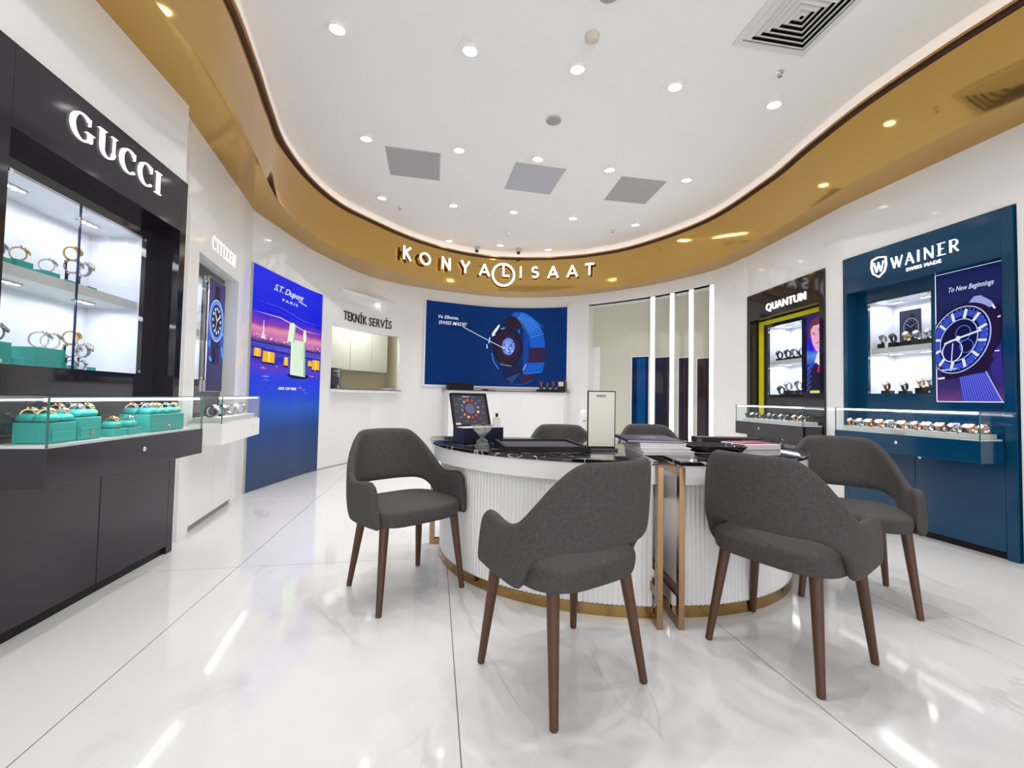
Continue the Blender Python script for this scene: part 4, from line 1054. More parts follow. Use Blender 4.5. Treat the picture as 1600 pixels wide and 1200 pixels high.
# ------------------------------------------------------------------ night-city lightbox on the curved wall
def wmap(off0): return lambda s, z, o: W(s, z, off0 + o)
p0 = W(.7, 0, 0.02)
lbx = empty('advertising_lightbox', p0, 0, 'tall glowing blue lightbox poster of a night city river with a pale lighter', 'lightbox')
def unparent_fix(o, par):
    """vertices were made in world space: shift them to the parent's origin"""
    o.data.transform(Matrix.Translation(-par.location)); return o
a = MB(); cgrid(a, W, .002, 1.41, .003, 2.44, .021, .001, step=.03); unparent_fix(a.build('light_panel', M_lightgrey, lbx), lbx)
A_ = Art(.004, 1.408, .006, 2.437, wmap(.0255)); A_.div = .06
unparent_fix(A_.base(m_ramp_print('night_river_print', [(0, (44, 58, 92)), (.12, (34, 60, 104)), (.26, (4, 60, 130)), (.36, (0, 84, 190)), (.43, (0, 60, 215)), (.50, (30, 60, 225)), (.56, (90, 60, 200)), (.59, (20, 40, 190)), (.635, (110, 80, 200)),
     (.66, (30, 24, 120)), (.69, (190, 100, 190)), (.725, (235, 150, 170)), (.745, (150, 60, 170)), (.78, (90, 50, 200)), (.80, (0, 22, 225)), (1, (0, 26, 232))], .055, 3.2, 1.0), 'print', lbx, 0, 24), lbx)
rnd = random.Random(3)
for k in range(110):
    s = rnd.uniform(.02, 1.40); z = 1.655 + .03 * (1 - s / 1.4) + rnd.uniform(-.02, .018); A_.ell(s, z, .006, .007, ink(*rnd.choice(((255, 235, 170), (255, 255, 230), (240, 180, 90)))), n=6)
    A_.layer -= 1
A_.layer += 1
A_.poly([(.155, 1.66), (.25, 1.65), (.215, 1.72), (.207, 1.86), (.199, 1.86), (.188, 1.72)], ink(240, 220, 235))
A_.poly([(0, 1.56), (1.41, 1.53), (1.41, 1.50), (0, 1.53)], ink(30, 40, 170)); A_.poly([(0, 1.60), (1.41, 1.60), (1.41, 1.585), (0, 1.585)], ink(50, 90, 230))
for (s, z, w, h) in ((.05, 1.45, .12, .09), (.20, 1.40, .22, .12), (.60, 1.39, .09, .10), (1.13, 1.42, .09, .07), (1.22, 1.38, .16, .13)):
    A_.poly([(s - .02, z - .02), (s + w + .02, z - .02), (s + w, z), (s, z)], ink(30, 16, 60)); A_.poly([(s, z), (s + w, z), (s + w, z + h), (s + .01, z + h)], ink(250, 180, 40))
    A_.poly([(s + w * .45, z), (s + w * .6, z), (s + w * .6, z + h), (s + w * .45, z + h)], ink(255, 235, 130))
for k in range(26):
    s = rnd.uniform(0, 1.3); z = rnd.uniform(1.05, 1.42); w = rnd.uniform(.05, .16); A_.poly([(s, z), (s + w * .5, z - .006), (s + w, z), (s + w * .5, z + .006)], ink(*rnd.choice(((240, 150, 170), (90, 130, 250), (200, 170, 240), (60, 90, 240)))))
    A_.layer -= 1
A_.layer += 2
for (z, c) in ((2.02, (90, 70, 220)), (1.97, (60, 50, 200)), (1.90, (230, 170, 200))): A_.poly([(.0, z + .03), (.5, z + .05), (1.0, z - .02), (1.41, z - .03), (1.0, z - .035), (.5, z + .035)], ink(*c))
A_.ell(.92, 1.275, .24, .035, ink(16, 16, 50))
A_.poly([(.735, 1.285), (1.08, 1.27), (1.055, 1.725), (.735, 1.725)], ink(214, 240, 214)); A_.poly([(1.035, 1.28), (1.08, 1.27), (1.055, 1.725), (1.02, 1.725)], ink(150, 190, 160))
A_.poly([(.735, 1.285), (.76, 1.285), (.76, 1.725), (.735, 1.725)], ink(245, 255, 240))
A_.poly([(.655, 1.69), (.795, 1.675), (.825, 1.905), (.765, 1.93), (.695, 1.915)], ink(224, 246, 222)); A_.poly([(.77, 1.68), (.795, 1.675), (.825, 1.905), (.80, 1.91)], ink(150, 190, 170))
A_.line([(.985, 1.50), (.985, 1.62), (1.03, 1.62)], .008, ink(110, 150, 120)); A_.ell(1.035, 1.80, .035, .085, ink(255, 240, 210)); A_.ell(1.035, 1.77, .018, .05, ink(255, 255, 255))
wt = ink(236, 242, 255)
A_.text('S.T. Dupont', .355, .98, 2.215, 2.315, wt, .45, .012, .92); A_.line([(.86, 2.222), (.96, 2.212), (1.06, 2.20)], .012, wt)
A_.text('PARIS', .525, .845, 2.145, 2.178, wt, 0, .02, 1.5); A_.text('ART OF FIRE', .50, .876, 1.095, 1.128, wt, 0, .05)
unparent_fix(A_.build('picture', lbx), lbx)

# ------------------------------------------------------------------ curved video screen
scx = empty('video_screen', W(4.9, 1.25, .03), 0, 'large curved dark blue screen showing a mesh-strap wristwatch, on the back wall', 'screen')
a = MB(); cgrid(a, W, 3.50, 6.30, 1.235, 2.80, .03, .001); unparent_fix(tag(a.build('screen_frame', M_white, scx), 'white frame'), scx)
a = MB(); cgrid(a, W, 3.53, 6.262, 1.268, 2.785, .036, .0305); unparent_fix(a.build('display_panel', mat('screen_blue', (.001, .005, .02, 1), .4, 0, .9, srgb(0, 40, 96), spec=0.1), scx), scx)
A_ = Art(3.53, 6.262, 1.268, 2.785, wmap(.0375)); A_.div = .04; A_.step = .0003
wt = ink(235, 242, 255)
A_.text('Ve Elbette,', 3.76, 4.14, 2.475, 2.545, wt, .35, .004); A_.text('SWISS MADE!', 3.76, 4.30, 2.375, 2.44, wt, .35, .006)
c1, c2, c3, c4 = ink(16, 86, 190), ink(8, 60, 150), ink(12, 24, 70), ink(60, 150, 240)
vd = ink(38, 20, 40); pl = ink(48, 28, 66); dk = ink(10, 14, 44)
# strap loop seen at a slant: right band, inside, buckle, lower band
A_.polys([[a_, b_, d_, c_] for (a_, b_), (c_, d_) in ((lambda o_, i_: [((i_[k], o_[k]), (i_[k + 1], o_[k + 1])) for k in range(20)])(arc(5.32, 2.02, .52, .685, 100, 0, 20), arc(5.20, 2.02, .35, .585, 105, 0, 20)))], c1)
for k in range(13):
    t = k / 12; A_.line([(5.30 + .20 * t, 2.585 - .38 * t ** 1.3), (5.40 + .42 * t, 2.69 - .40 * t ** 1.5)], .007, ink(90, 165, 245))
    A_.line([(5.26 + .035 * k * .7, 2.60 + .0 * k), (5.48 + .028 * k, 2.30 + .01 * k)], .004, c4)
A_.poly([(5.55, 2.02), (5.84, 2.02), (5.84, 1.72), (5.52, 1.72)], pl); A_.poly([(5.02, 2.44), (5.10, 2.58), (5.18, 2.64), (5.28, 2.60), (5.40, 2.44), (5.30, 2.38), (5.10, 2.40)], vd)
A_.poly([(5.42, 2.40), (5.54, 2.24), (5.52, 1.72), (5.42, 1.62)], c2); A_.poly([(5.47, 1.72), (5.84, 1.74), (5.80, 1.55), (5.42, 1.52)], c1); A_.line([(5.42, 1.52), (5.60, 1.525), (5.78, 1.55)], .008, c4); A_.line([(5.48, 1.70), (5.42, 1.58)], .012, ink(160, 200, 250))
A_.poly([(5.42, 1.50), (5.66, 1.53), (5.62, 1.40), (5.48, 1.33), (5.36, 1.32)], pl); A_.line([(5.14, 1.33), (5.30, 1.305), (5.46, 1.32), (5.62, 1.40)], .010, c1)
A_.poly([(4.98, 1.72), (5.38, 1.70), (5.42, 1.52), (5.30, 1.40), (5.22, 1.32), (5.12, 1.34), (5.04, 1.46)], c3)
for k in range(9): A_.line([(5.10 + .03 * k, 1.42 + .012 * k), (5.22 + .018 * k, 1.34 + .022 * k)], .005, ink(80, 150, 240))
A_.ell(5.10, 2.03, .30, .38, dk, 6); A_.ring(5.10, 2.03, .30, .38, .012, c2, 6, a0=80, a1=250); A_.ell(5.11, 2.03, .26, .34, vd, 6); A_.ring(5.11, 2.03, .26, .34, .006, c3, 6)
A_.ring(5.145, 2.035, .15, .20, .006, c2); A_.ell(5.13, 2.035, .125, .165, ink(110, 140, 225))
for k in range(22):
    t = rnd.uniform(0, 6.28); r_ = rnd.uniform(.2, .95); A_.ell(5.13 + .115 * r_ * cos(t), 2.035 + .15 * r_ * sin(t), .014, .016, ink(*rnd.choice(((230, 236, 255), (40, 50, 130), (180, 200, 250)))), n=8)
    A_.layer -= 1
A_.layer += 1
A_.poly([(4.80, 2.28), (4.86, 2.36), (4.94, 2.46), (4.95, 2.42), (4.88, 2.30)], wt); A_.poly([(4.80, 2.22), (4.86, 2.24), (4.86, 2.30), (4.80, 2.27)], wt); A_.line([(4.76, 2.20), (4.74, 2.08)], .02, ink(200, 225, 255)); A_.line([(4.70, 2.06), (4.71, 1.98)], .025, ink(170, 205, 250))
A_.line([(4.80, 1.90), (4.84, 1.74), (4.94, 1.60)], .016, ink(70, 140, 230)); A_.line([(4.98, 1.70), (5.05, 1.68), (5.2, 1.66)], .012, ink(150, 160, 190)); A_.line([(4.98, 2.36), (5.05, 2.39)], .014, ink(180, 200, 240)); A_.line([(5.32, 2.36), (5.34, 2.30)], .014, ink(120, 150, 220))
A_.line([(4.22, 2.36), (4.75, 2.13), (5.06, 1.99)], .010, wt)
unparent_fix(A_.build('picture', scx), scx)

# ------------------------------------------------------------------ service window and the workshop behind
a = MB(); cgrid(a, W, S0 - .01, S1 + .01, 1.09, 1.134, .10, .001); ws = a.build('window_sill', M_white); tag(ws, 'white window sill with a thin dark top under the service opening', 'sill')
a = MB(); cgrid(a, W, S0 - .01, S1 + .01, 1.1345, 1.142, .11, .001); a.build('sill_top', M_black, ws)
TP0 = Vector(W(1.668)[:2]); TP1 = Vector(W(3.07)[:2]); UT = uframe(TP0, TP1); TW = (TP1 - TP0).length
rm = empty('workshop_room', (UT[0][0], UT[0][1], 0), UT[1]); struct(rm); rm.name = 'wall_workshop'
def rb(name, x0, x1, y0, y1, z0, z1, m): 
    q = MB(); q.box(x0, x1, y0, y1, z0, z1); o = q.build(name, m, rm); return struct(o)
rb('wall_workshop_back', -.9, 2.3, 1.15, 1.2, 0, 2.9, M_beige); rb('wall_workshop_right', 2.15, 2.2, -.25, 1.149, 0, 2.9, M_beige)
rb('wall_workshop_left', -.75, -.70, .25, 1.149, 0, 2.9, M_beige); rb('ceiling_workshop', -.70, 2.149, .05, 1.149, 2.6, 2.65, M_paint)
ld = bpy.data.lights.new('workshop_light', 'AREA'); ld.size = .5; ld.energy = 13; ld.color = (1, .96, .88)
lo = bpy.data.objects.new('workshop_light', ld); COL.objects.link(lo); lo.location = in_unit(UT, TW / 2 + .35, .42, 2.58)
wk = empty('overhead_cupboard', in_unit(UT, 0, .80, 1.485), UT[1], 'pale grey-green wall cupboard with three doors seen through the service opening', 'cupboard')
M_cup = mat('pale_grey_green', srgb(206, 210, 202), .25)
a = MB(); a.box(-.30, 1.86, .02, .345, 0, .95); a.build('cupboard_body', M_cup, wk)
for (p, q) in ((-.30, .99), (.995, 1.47), (1.475, 1.86)):
    a = MB(); a.box(p + .002, q - .002, 0, .019, .002, .948); a.build('cupboard_door', M_cup, wk, bevel=.002)
dk_ = empty('work_desk', in_unit(UT, TW / 2, .42, 0), UT[1], 'workshop desk top just behind the service opening', 'desk')
a = MB(); a.box(-.62, .62, -.16, .30, 1.02, 1.05); a.build('desk_top', M_lightgrey, dk_)
for s_ in (-1, 1):
    a = MB(); a.box(s_ * .58 - .02, s_ * .58 + .02, -.12, .28, 0.0, 1.02); a.build('desk_side', M_lightgrey, dk_)
o = MB(); o.box(-.22, .22, -.05, .05, 0, .055); o = o.build('wooden_tray', mat('light_wood', srgb(190, 150, 96), .5), bevel=.004, loc=in_unit(UT, .72, .42, 1.05), rotz=UT[1] + .1); tag(o, 'light wooden tray on the workshop desk behind the service opening', 'tray')
o = MB(); o.box(-.12, .12, -.04, .04, 0, .03); o = o.build('steel_case', M_lightgrey, bevel=.004, loc=in_unit(UT, 1.16, .05, 1.142), rotz=UT[1] + .05); tag(o, 'small grey case on the sill at the right end of the service opening', 'box')
# black brand card in the window's left corner
o = MB(); o.box(-.085, .085, -.012, .012, 0, .30); pc = o.build('counter_card', M_black, loc=in_unit(UT, .10, .02, 1.142), rotz=UT[1]); tag(pc, 'black upright counter card in the left corner of the service opening', 'card')
text_part('lettering', 'CITIZEN', -.06, .06, .245, .268, -.012, .001, M_paper, pc); a = MB(); a.box(-.065, .01, -.0135, -.0125, .20, .204); a.box(-.065, -.02, -.0135, -.0125, .185, .188); a.build('printed_line', M_grey, pc)
a = MB(); a.box(-.07, .05, -.0135, -.0125, .05, .17); a.build('picture_area', mat('dark_navy_print', srgb(24, 34, 74), .3), pc)
# TEKNIK SERVIS lettering on the curved header
lt_ = empty('wall_lettering', W(2.4, 2.2, .014), 0, 'dark TEKNİK SERVİS capital lettering above the service opening', 'sign')
vs_, fs_, xa, xb, ya, yb = text_mesh('TEKNİK SERVİS', 0, .008, 1.05, .5)
b_ = MB(); b_.add([Vector(W(1.894 + (v[0] - xa) / (xb - xa) * 1.004, 2.185 + (v[1] - ya) / (yb - ya) * .185, .0125 + (v[2] + .5) * .012)) - lt_.location for v in vs_], fs_)
b_.build('letters', M_darkbrown, lt_)

# ------------------------------------------------------------------ white counter below the screen
bc = empty('service_counter', W(5.1, 0, .2), 0, 'white curved counter with thin black top below the screen', 'counter')
a = MB(); cgrid(a, W, 3.90, 6.30, 0.0, 1.165, .34, .003); unparent_fix(a.build('counter_body', M_white, bc, smooth=True, angle=30), bc)
a = MB(); cgrid(a, W, 3.86, 6.34, 1.1655, 1.182, .37, .003); unparent_fix(a.build('counter_top', M_black, bc, smooth=True, angle=30), bc)
def on_wall(cv, s, off, z): (x, y), an = cv.frame(s, off); return (x, y, z), an
l_, an = on_wall(W, 4.15, .20, 1.1825); a = MB(); a.box(-.23, .23, -.10, .10, 0, .10); a.box(-.24, .24, -.105, .105, .10, .125)
o = a.build('black_box', M_blackm, bevel=.005, loc=l_, rotz=an); tag(o, 'long low black box on the counter under the screen, at its left end', 'box')
l_, an = on_wall(W, 4.72, .20, 1.1825); a = MB(); a.box(-.11, .11, -.07, .07, 0, .008); a.box(-.12, -.02, -.05, .05, .008, .022); o = a.build('notepad', M_blackm, loc=l_, rotz=an + .1); tag(o, 'thin black notepad lying on the counter under the screen', 'notepad')
l_, an = on_wall(W, 5.92, .20, 1.1825); a = MB(); a.box(-.19, .19, -.08, .08, 0, .035); o = a.build('planter_tray', M_blackm, bevel=.004, loc=l_, rotz=an); tag(o, 'black planter tray on the right end of the counter under the screen', 'planter')
for i, (dx, m1) in enumerate(((-.12, M_orange), (0, M_green), (.12, M_orange))):
    l2, an = on_wall(W, 5.92 + dx, .20, 1.2180)
    r = empty('potted_plant', l2, an, f'tiny potted plant with {("orange spiky leaves", "green rounded leaves", "reddish leaves")[i]} in the black planter tray', 'plant', 'tiny potted plants')
    a = MB(); a.lathe([(.001, 0), (.030, 0), (.042, .05), (.036, .05), (.001, .045)], 16); a.build('pot', mat('brown_pot', srgb(96, 70, 50), .6), r, smooth=True, fixn=True)
    a = MB()
    for k in range(18):
        t = 2.4 * k; h = .05 + .05 * rnd.random() * (2 - i % 2); sp = .022 + .03 * rnd.random()
        p = Vector((.01 * cos(t), .01 * sin(t), .044)); q = Vector((sp * cos(t), sp * sin(t), .05 + h)); sd_ = Vector((-sin(t), cos(t), 0)) * .006; mid = (p + q) / 2
        a.add([p, mid + sd_, q, mid - sd_], [(0, 1, 2, 3)])
    a.build('leaves', m1, r)
l_, an = on_wall(W, 6.215, .20, 1.1825)
r = empty('display_book', l_, an - .1, 'dark brown house-shaped picture block beside the tiny plants', 'picture block')
a = MB(); a.prism([(-.075, 0), (.075, 0), (.085, .15), (.07, .21), (-.075, .21)], -.05, .05); a.build('block_body', mat('dark_brown', srgb(44, 32, 32), .4), r)
a = MB(); a.box(-.05, .045, -.0515, -.0502, .10, .18); a.build('picture_area', M_paper, r)

# ------------------------------------------------------------------ made-up alcove and doors in place of mirror reflections, with light strips
off_b = -.28
struct(cgrid(MB(), W, ALC0 - .3, ALC1 + .2, 0, 2.83, off_b, off_b - .05).build('wall_alcove', M_olive, smooth=True, angle=30))
struct(cgrid(MB(), W, ALC0, ALC1, 2.80, 2.83, -.001, off_b + .001).build('ceiling_alcove', M_paint))
a = MB(); cgrid(a, W, ALC0 - .02, ALC0 - .0005, 0, 2.80, -.1, off_b); cgrid(a, W, ALC1 + .0005, ALC1 + .02, 0, 2.80, -.1, off_b); struct(a.build('trim_4', M_white))
o = cgrid(MB(), W, 6.62, 6.80, 0, 2.04, off_b + .012, off_b + .001).build('pale_panel', M_white); tag(o, 'narrow pale upright panel at the left end of the lit alcove', 'panel')
dm = [(7.39, 7.68, M_bluerefl, 'narrow blue glass door with a black lever handle in the lit alcove'), (7.78, 8.04, M_darkrefl, 'narrow smoked glass door between the first and second light strips'),
      (8.185, 8.345, M_plum, 'narrow plum dark glass door between the second and third light strips'), (8.48, 8.66, M_plum, 'narrow plum dark glass door left of the last light strip')]
for i, (s0, s1, m, lab) in enumerate(dm):
    c = W((s0 + s1) / 2, 0, off_b); r = empty(f'door_{i + 1}', c, 0); struct(r); r['label'] = lab
    a = MB(); cgrid(a, W, s0, s1, .01, 1.82 - .03 * i, off_b + .02, off_b + .001); d = struct(unparent_fix(a.build('door_leaf', m, r), r))
    a = MB(); z1 = 1.82 - .03 * i
    cgrid(a, W, s0 - .018, s0 - .001, .01, z1 + .018, off_b + .024, off_b + .001); cgrid(a, W, s1 + .001, s1 + .018, .01, z1 + .018, off_b + .024, off_b + .001); cgrid(a, W, s0 - .001, s1 + .001, z1 + .001, z1 + .018, off_b + .024, off_b + .001)
    struct(unparent_fix(a.build('door_frame', M_white, r), r))
    if i == 0:
        a = MB(); cgrid(a, W, s0 + .09, s1 - .05, .05, z1 - .02, off_b + .021, off_b + .0205); struct(unparent_fix(a.build('door_glass', mat('blue_reflecting_glass', srgb(16, 76, 128), .1), r), r))
        a = MB(); p = Vector(W(s0 + .035, 1.0, off_b + .03)); q = Vector(W(s0 + .035, 1.14, off_b + .035)); a.bar(p, q, .012); a.bar(p + Vector((0, 0, .11)), Vector(W(s0 + .08, 1.09, off_b + .05)), .012); struct(unparent_fix(a.build('door_handle', M_blackm, r), r))
for i, s in enumerate((7.857, 8.197, 8.522, 8.865)):
    r = empty('light_column', W(s, 0, 0), 0, f'floor-to-bulkhead white light strip in the alcove, {ordn[i]} from the left', 'light strip', 'upright light strips')
    a = MB(); cgrid(a, W, s - .034, s + .034, .002, 2.797, -.012, -.05); unparent_fix(a.build('strip_housing', M_white, r), r)
    a = MB(); cgrid(a, W, s - .031, s + .031, .01, 2.79, -.004, -.0115); unparent_fix(a.build('light_diffuser', mat('strip_light', (1, 1, 1, 1), .4, 0, 5.0, (1, .985, .92, 1)), r), r)
# white rounded tower behind the chairs
a = MB(); a.lathe([(.001, 0), (.075, 0), (.078, .01), (.07, .80), (.06, .86), (.035, .895), (.001, .905)], 28)
o = a.build('tower_purifier', M_matte, smooth=True, loc=(1.03, 6.0, 0), fixn=True); tag(o, 'slim white rounded tower standing behind the staff chairs', 'air purifier')
a = MB(); a.box(-.02, .02, -.0755, -.070, .74, .76); a.build('control_panel', M_grey, o)

# ------------------------------------------------------------------ desks: two quarter-round halves
def desk(name, cx, cy, sx, at, bt, ab, bb, label, flute_to=90, tipframe=True):
    r = empty(name, (cx, cy, 0), 0, label, 'desk')
    def q(a_, b_, t, e=2.08):
        c, s_ = cos(t), sin(t); return (sx * a_ * abs(c) ** (2 / e), -b_ * abs(s_) ** (2 / e))
    N = 48
    def slab(a_, b_, z0, z1, nm, m, bev=.0):
        pts = [(0, 0)] + [q(a_, b_, pi / 2 * i / N) for i in range(N + 1)]
        n = len(pts); vs = [(x, y, z) for z in (z0, z1) for x, y in pts]; w = MB()
        w.add(vs, [tuple(range(n)), tuple(range(n, 2 * n))] + [(i, (i + 1) % n, n + (i + 1) % n, n + i) for i in range(n)])
        return w.build(nm, m, r, fixn=True, bevel=bev, smooth=True, angle=30)
    def shell(a_, b_, th, z0, z1, nm, m, t0=0.0, t1=pi / 2, flute=0, nn=N):
        vs = []; fs = []
        L = [q(a_, b_, pi / 2 * i / 400) for i in range(401)]
        acc = [0]
        for i in range(400): acc.append(acc[-1] + hypot(L[i + 1][0] - L[i][0], L[i + 1][1] - L[i][1]))
        cnt = nn if not flute else int(acc[-1] / flute) * 8
        j = 0
        for i in range(cnt + 1):
            s_ = acc[-1] * i / cnt * (t1 - t0) / (pi / 2) + acc[-1] * t0 / (pi / 2)
            while j < 399 and acc[j + 1] < s_: j += 1
            while j > 0 and acc[j] > s_: j -= 1
            f = (s_ - acc[j]) / (acc[j + 1] - acc[j]); x = L[j][0] + (L[j + 1][0] - L[j][0]) * f; y = L[j][1] + (L[j + 1][1] - L[j][1]) * f
            dx, dy = L[j + 1][0] - L[j][0], L[j + 1][1] - L[j][1]; l = hypot(dx, dy); nx, ny = dy / l, -dx / l
            if nx * x + ny * y < 0: nx, ny = -nx, -ny
            o_ = 0.0
            if flute: o_ = .007 * abs(sin(pi * i / 8)) - .007
            vs += [(x + nx * o_, y + ny * o_, z0), (x + nx * o_, y + ny * o_, z1), (x - nx * th, y - ny * th, z1), (x - nx * th, y - ny * th, z0)]
        for i in range(cnt):
            A0 = 4 * i; B0 = A0 + 4
            for k in range(4):
                w = (k + 1) % 4; fs.append((A0 + k, B0 + k, B0 + w, A0 + w))
        fs.append((0, 1, 2, 3)); fs.append((4 * cnt + 3, 4 * cnt + 2, 4 * cnt + 1, 4 * cnt))
        w = MB(); w.add(vs, fs); return w.build(nm, m, r, fixn=True, smooth=True, angle=40)
    tag(slab(at, bt, .745, .765, 'desk_top', M_bmarble, .004), 'black marble top with white veins')
    shell(at - .012, bt - .012, .03, .655, .7445, 'apron', M_white)
    tag(shell(ab, bb, .03, .055, .74, 'fluted_front', M_white, 0, pi / 2 * flute_to, .024), 'white fluted curved front')
    if flute_to < 1: shell(ab - .004, bb - .004, .024, .055, .74, 'plain_panel', M_white, pi / 2 * 0, pi / 2 * (1 - flute_to)) if False else None
    shell(ab + .002, bb + .002, .03, 0.0, .054, 'gold_plinth', M_plinth)
    return r, q
dl_, ql = desk('curved_desk', .70, 3.06, -1, 1.27, 1.075, 1.19, 1.0, 'left quarter-round white fluted desk with black marble top and gold plinth', 1)
dr_, qr = desk('curved_desk', .80, 3.06, 1, 1.13, 1.075, 1.04, .985, 'right quarter-round white fluted desk with black marble top and bronze end frame', 1)
def frame_y(par, x, y0, y1, nm='end_frame'):
    """bronze rectangular frame in the plane x = const (desk coordinates)"""
    a = MB(); w = .014; d = .016
    a.box(x - w, x + w, y0, y0 + 2 * d, 0, .742); a.box(x - w, x + w, y1 - 2 * d, y1, 0, .742)
    for z in (0, .135): a.box(x - w, x + w, y0 + 2 * d, y1 - 2 * d, z, z + .045)
    a.box(x - w, x + w, y0 + 2 * d, y1 - 2 * d, .71, .742)
    return tag(a.build(nm, M_bronze, par, bevel=.002), 'bronze metal end frame')
frame_y(dl_, .0, -1.10, -.02); frame_y(dr_, .0, -1.10, -.02)
for par in (dr_,):
    a = MB(); a.box(-.004, .004, -1.066, -.054, .182, .708); a.build('end_panel', mat('pale_mirror_panel', srgb(205, 203, 198), .12, .0), par)
a = MB(); w = .014
a.box(-1.27, -1.235, -.03, -.002, 0, .742); a.box(-1.235, -1.17, -.03, -.002, 0, .04); a.box(-1.235, -1.17, -.03, -.002, .71, .742)
tag(a.build('tip_frame', M_bronze, dl_, bevel=.002), 'bronze leg frame at the tip')

# ------------------------------------------------------------------ chairs
def smooth01(t): t = max(0, min(1, t)); return t * t * (3 - 2 * t)
def chair_proto():
    r = empty('dining_chair')
    # shell: horseshoe wall, open under the back
    NU, NV = 72, 8
    def plan(a):
        s_ = 1 if a >= 0 else -1; b = abs(a)
        if b > .56:
            y = .03 - (b - .56) / .44 * .18; x = .272 - .012 * smooth01((b - .56) / .44)
            nx, ny = 1, 0
        else:
            ph = b / .56 * pi / 2; e = 2 / 2.5
            x = .272 * sin(ph) ** e if ph > 0 else 0; y = .03 + .215 * max(0, cos(ph)) ** e
            nx, ny = sin(ph), cos(ph); l = hypot(nx, ny)
        return s_ * x, y, s_ * nx, ny
    def top(b):
        t = .852 - .006 * (b / .3) ** 2
        t = t - (t - .612) * smooth01((b - .20) / .37) ** .95
        t += .014 * smooth01((b - .60) / .3)
        if b > .90: t -= .030 * ((b - .90) / .10) ** 3
        return t
    def bot(b):
        lo = .397 + (.006 * smooth01((b - .80) / .2))
        if b <= .20: return .548
        if b >= .475: return lo
        return lo + (.548 - lo) * sqrt(1 - ((b - .20) / .275) ** 2)
    vs = []; fs = []; th = .021
    K = 2 * (NV + 1)
    for i in range(NU + 1):
        a = -1 + 2 * i / NU; b = abs(a); x, y, nx, ny = plan(a); z0, z1 = bot(b), top(b)
        wb_ = smooth01(1 - b / .62)
        col = []
        for j in range(NV + 1):
            z = z0 + (z1 - z0) * j / NV
            lean = .20 * (z - .47) * wb_ if z > .47 else .12 * (z - .47) * wb_
            lean -= .050 * smooth01((b - .60) / .4) * (.64 - z) / .22
            taper = 1 - .20 * max(0, (z - .62) / .23) ** 1.3 * wb_ - .30 * max(0, .50 - z)
            fl = .010 * (1 - wb_) 
            col.append((x * taper + nx * fl * .3, y * (1 - (.3 * max(0, .50 - z) if y > 0 else 0)) + lean, z))
        edge = .65
        for sgn, seq in ((1, range(NV + 1)), (-1, range(NV, -1, -1))):
            for j in seq:
                t = th * (edge if j in (0, NV) else 1.0) * sgn
                X, Y, Z = col[j]; vs.append((X + nx * t, Y + ny * t, Z))
    for i in range(NU):
        for k in range(K):
            q = (k + 1) % K; fs.append((i * K + k, (i + 1) * K + k, (i + 1) * K + q, i * K + q))
    # caps at the arm fronts
    for base, rev in ((0, False), (NU * K, True)):
        for j in range(NV):
            f = (base + j, base + j + 1, base + K - 2 - j, base + K - 1 - j)
            fs.append(tuple(reversed(f)) if rev else f)
    a = MB(); a.add(vs, fs); tag(a.build('backrest', M_fabric, r, smooth=True, sub=1, fixn=True), 'upholstered wrap-around back with arms')
    # seat cushion
    vs = []; fs = []; n = 40
    prof = [(.90, .398), (.965, .405), (.985, .425), (1.0, .455), (.985, .475), (.94, .486), (.7, .490), (.35, .491)]
    for r_, z in prof:
        for i in range(n):
            t = 2 * pi * i / n; e = .5
            x = .254 * r_ * math.copysign(abs(cos(t)) ** e, cos(t)); y = .238 * r_ * math.copysign(abs(sin(t)) ** e, sin(t)) - .010
            if y > .1: x *= 1 - .35 * ((y - .1) / .13) ** 2 * .5
            vs.append((x, y, z))
    for j in range(len(prof) - 1):
        for i in range(n):
            k = (i + 1) % n; fs.append((j * n + i, j * n + k, (j + 1) * n + k, (j + 1) * n + i))
    fs.append(tuple(reversed(range(n)))); fs.append(tuple(range((len(prof) - 1) * n, len(prof) * n)))
    a = MB(); a.add(vs, fs); a.build('seat', M_fabric, r, smooth=True, sub=1)
    for sx in (-1, 1):
        for (fx, fy, tx, ty) in ((.243, -.208, .205, -.165), (.215, .215, .175, .150)):
            a = MB(); p = Vector((sx * fx, fy, 0)); q = Vector((sx * tx, ty, .404))
            a.bar(p, p.lerp(q, .012), .0125, .0145, 20); a.bar(p.lerp(q, .012), q, .0145, .0235, 20)
            a.build('leg', M_wood, r, smooth=True, angle=40)
    return r
CH = chair_proto()
chairs = [(-.575, 2.34, .68, -.73, 'charcoal upholstered chair at the left end of the desk, front turned to the camera'),
          (.215, 1.66, -.55, .835, 'charcoal upholstered chair seen from behind, front centre, facing the left desk'),
          (1.19, 1.83, .84, .54, 'charcoal upholstered chair seen from behind, in front of the right desk, turned to the right'),
          (1.91, 2.39, -.47, -.88, 'charcoal upholstered chair at the right end of the desk before the petrol blue counter'),
          (.385, 3.03, .0, -1, 'charcoal chair behind the left desk, only its back top showing left of the framed mirror'),
          (1.135, 3.30, -.05, -1, 'charcoal chair behind the right desk, its back top showing above the navy book')]
for i, (x, y, fx, fy, lab) in enumerate(chairs):
    o = CH if i == 0 else copy_tree(CH)
    o.location = (x, y, 0); o.rotation_euler = (0, 0, atan2(fy, fx) + pi / 2); tag(o, lab, 'chair', 'charcoal chairs round the desk')

# ------------------------------------------------------------------ things on the desk top (z = .765)
Z = .7655
def at(o, x, y, rz=0, z=Z): o.location = (x, y, z); o.rotation_euler = (0, 0, rz); return o
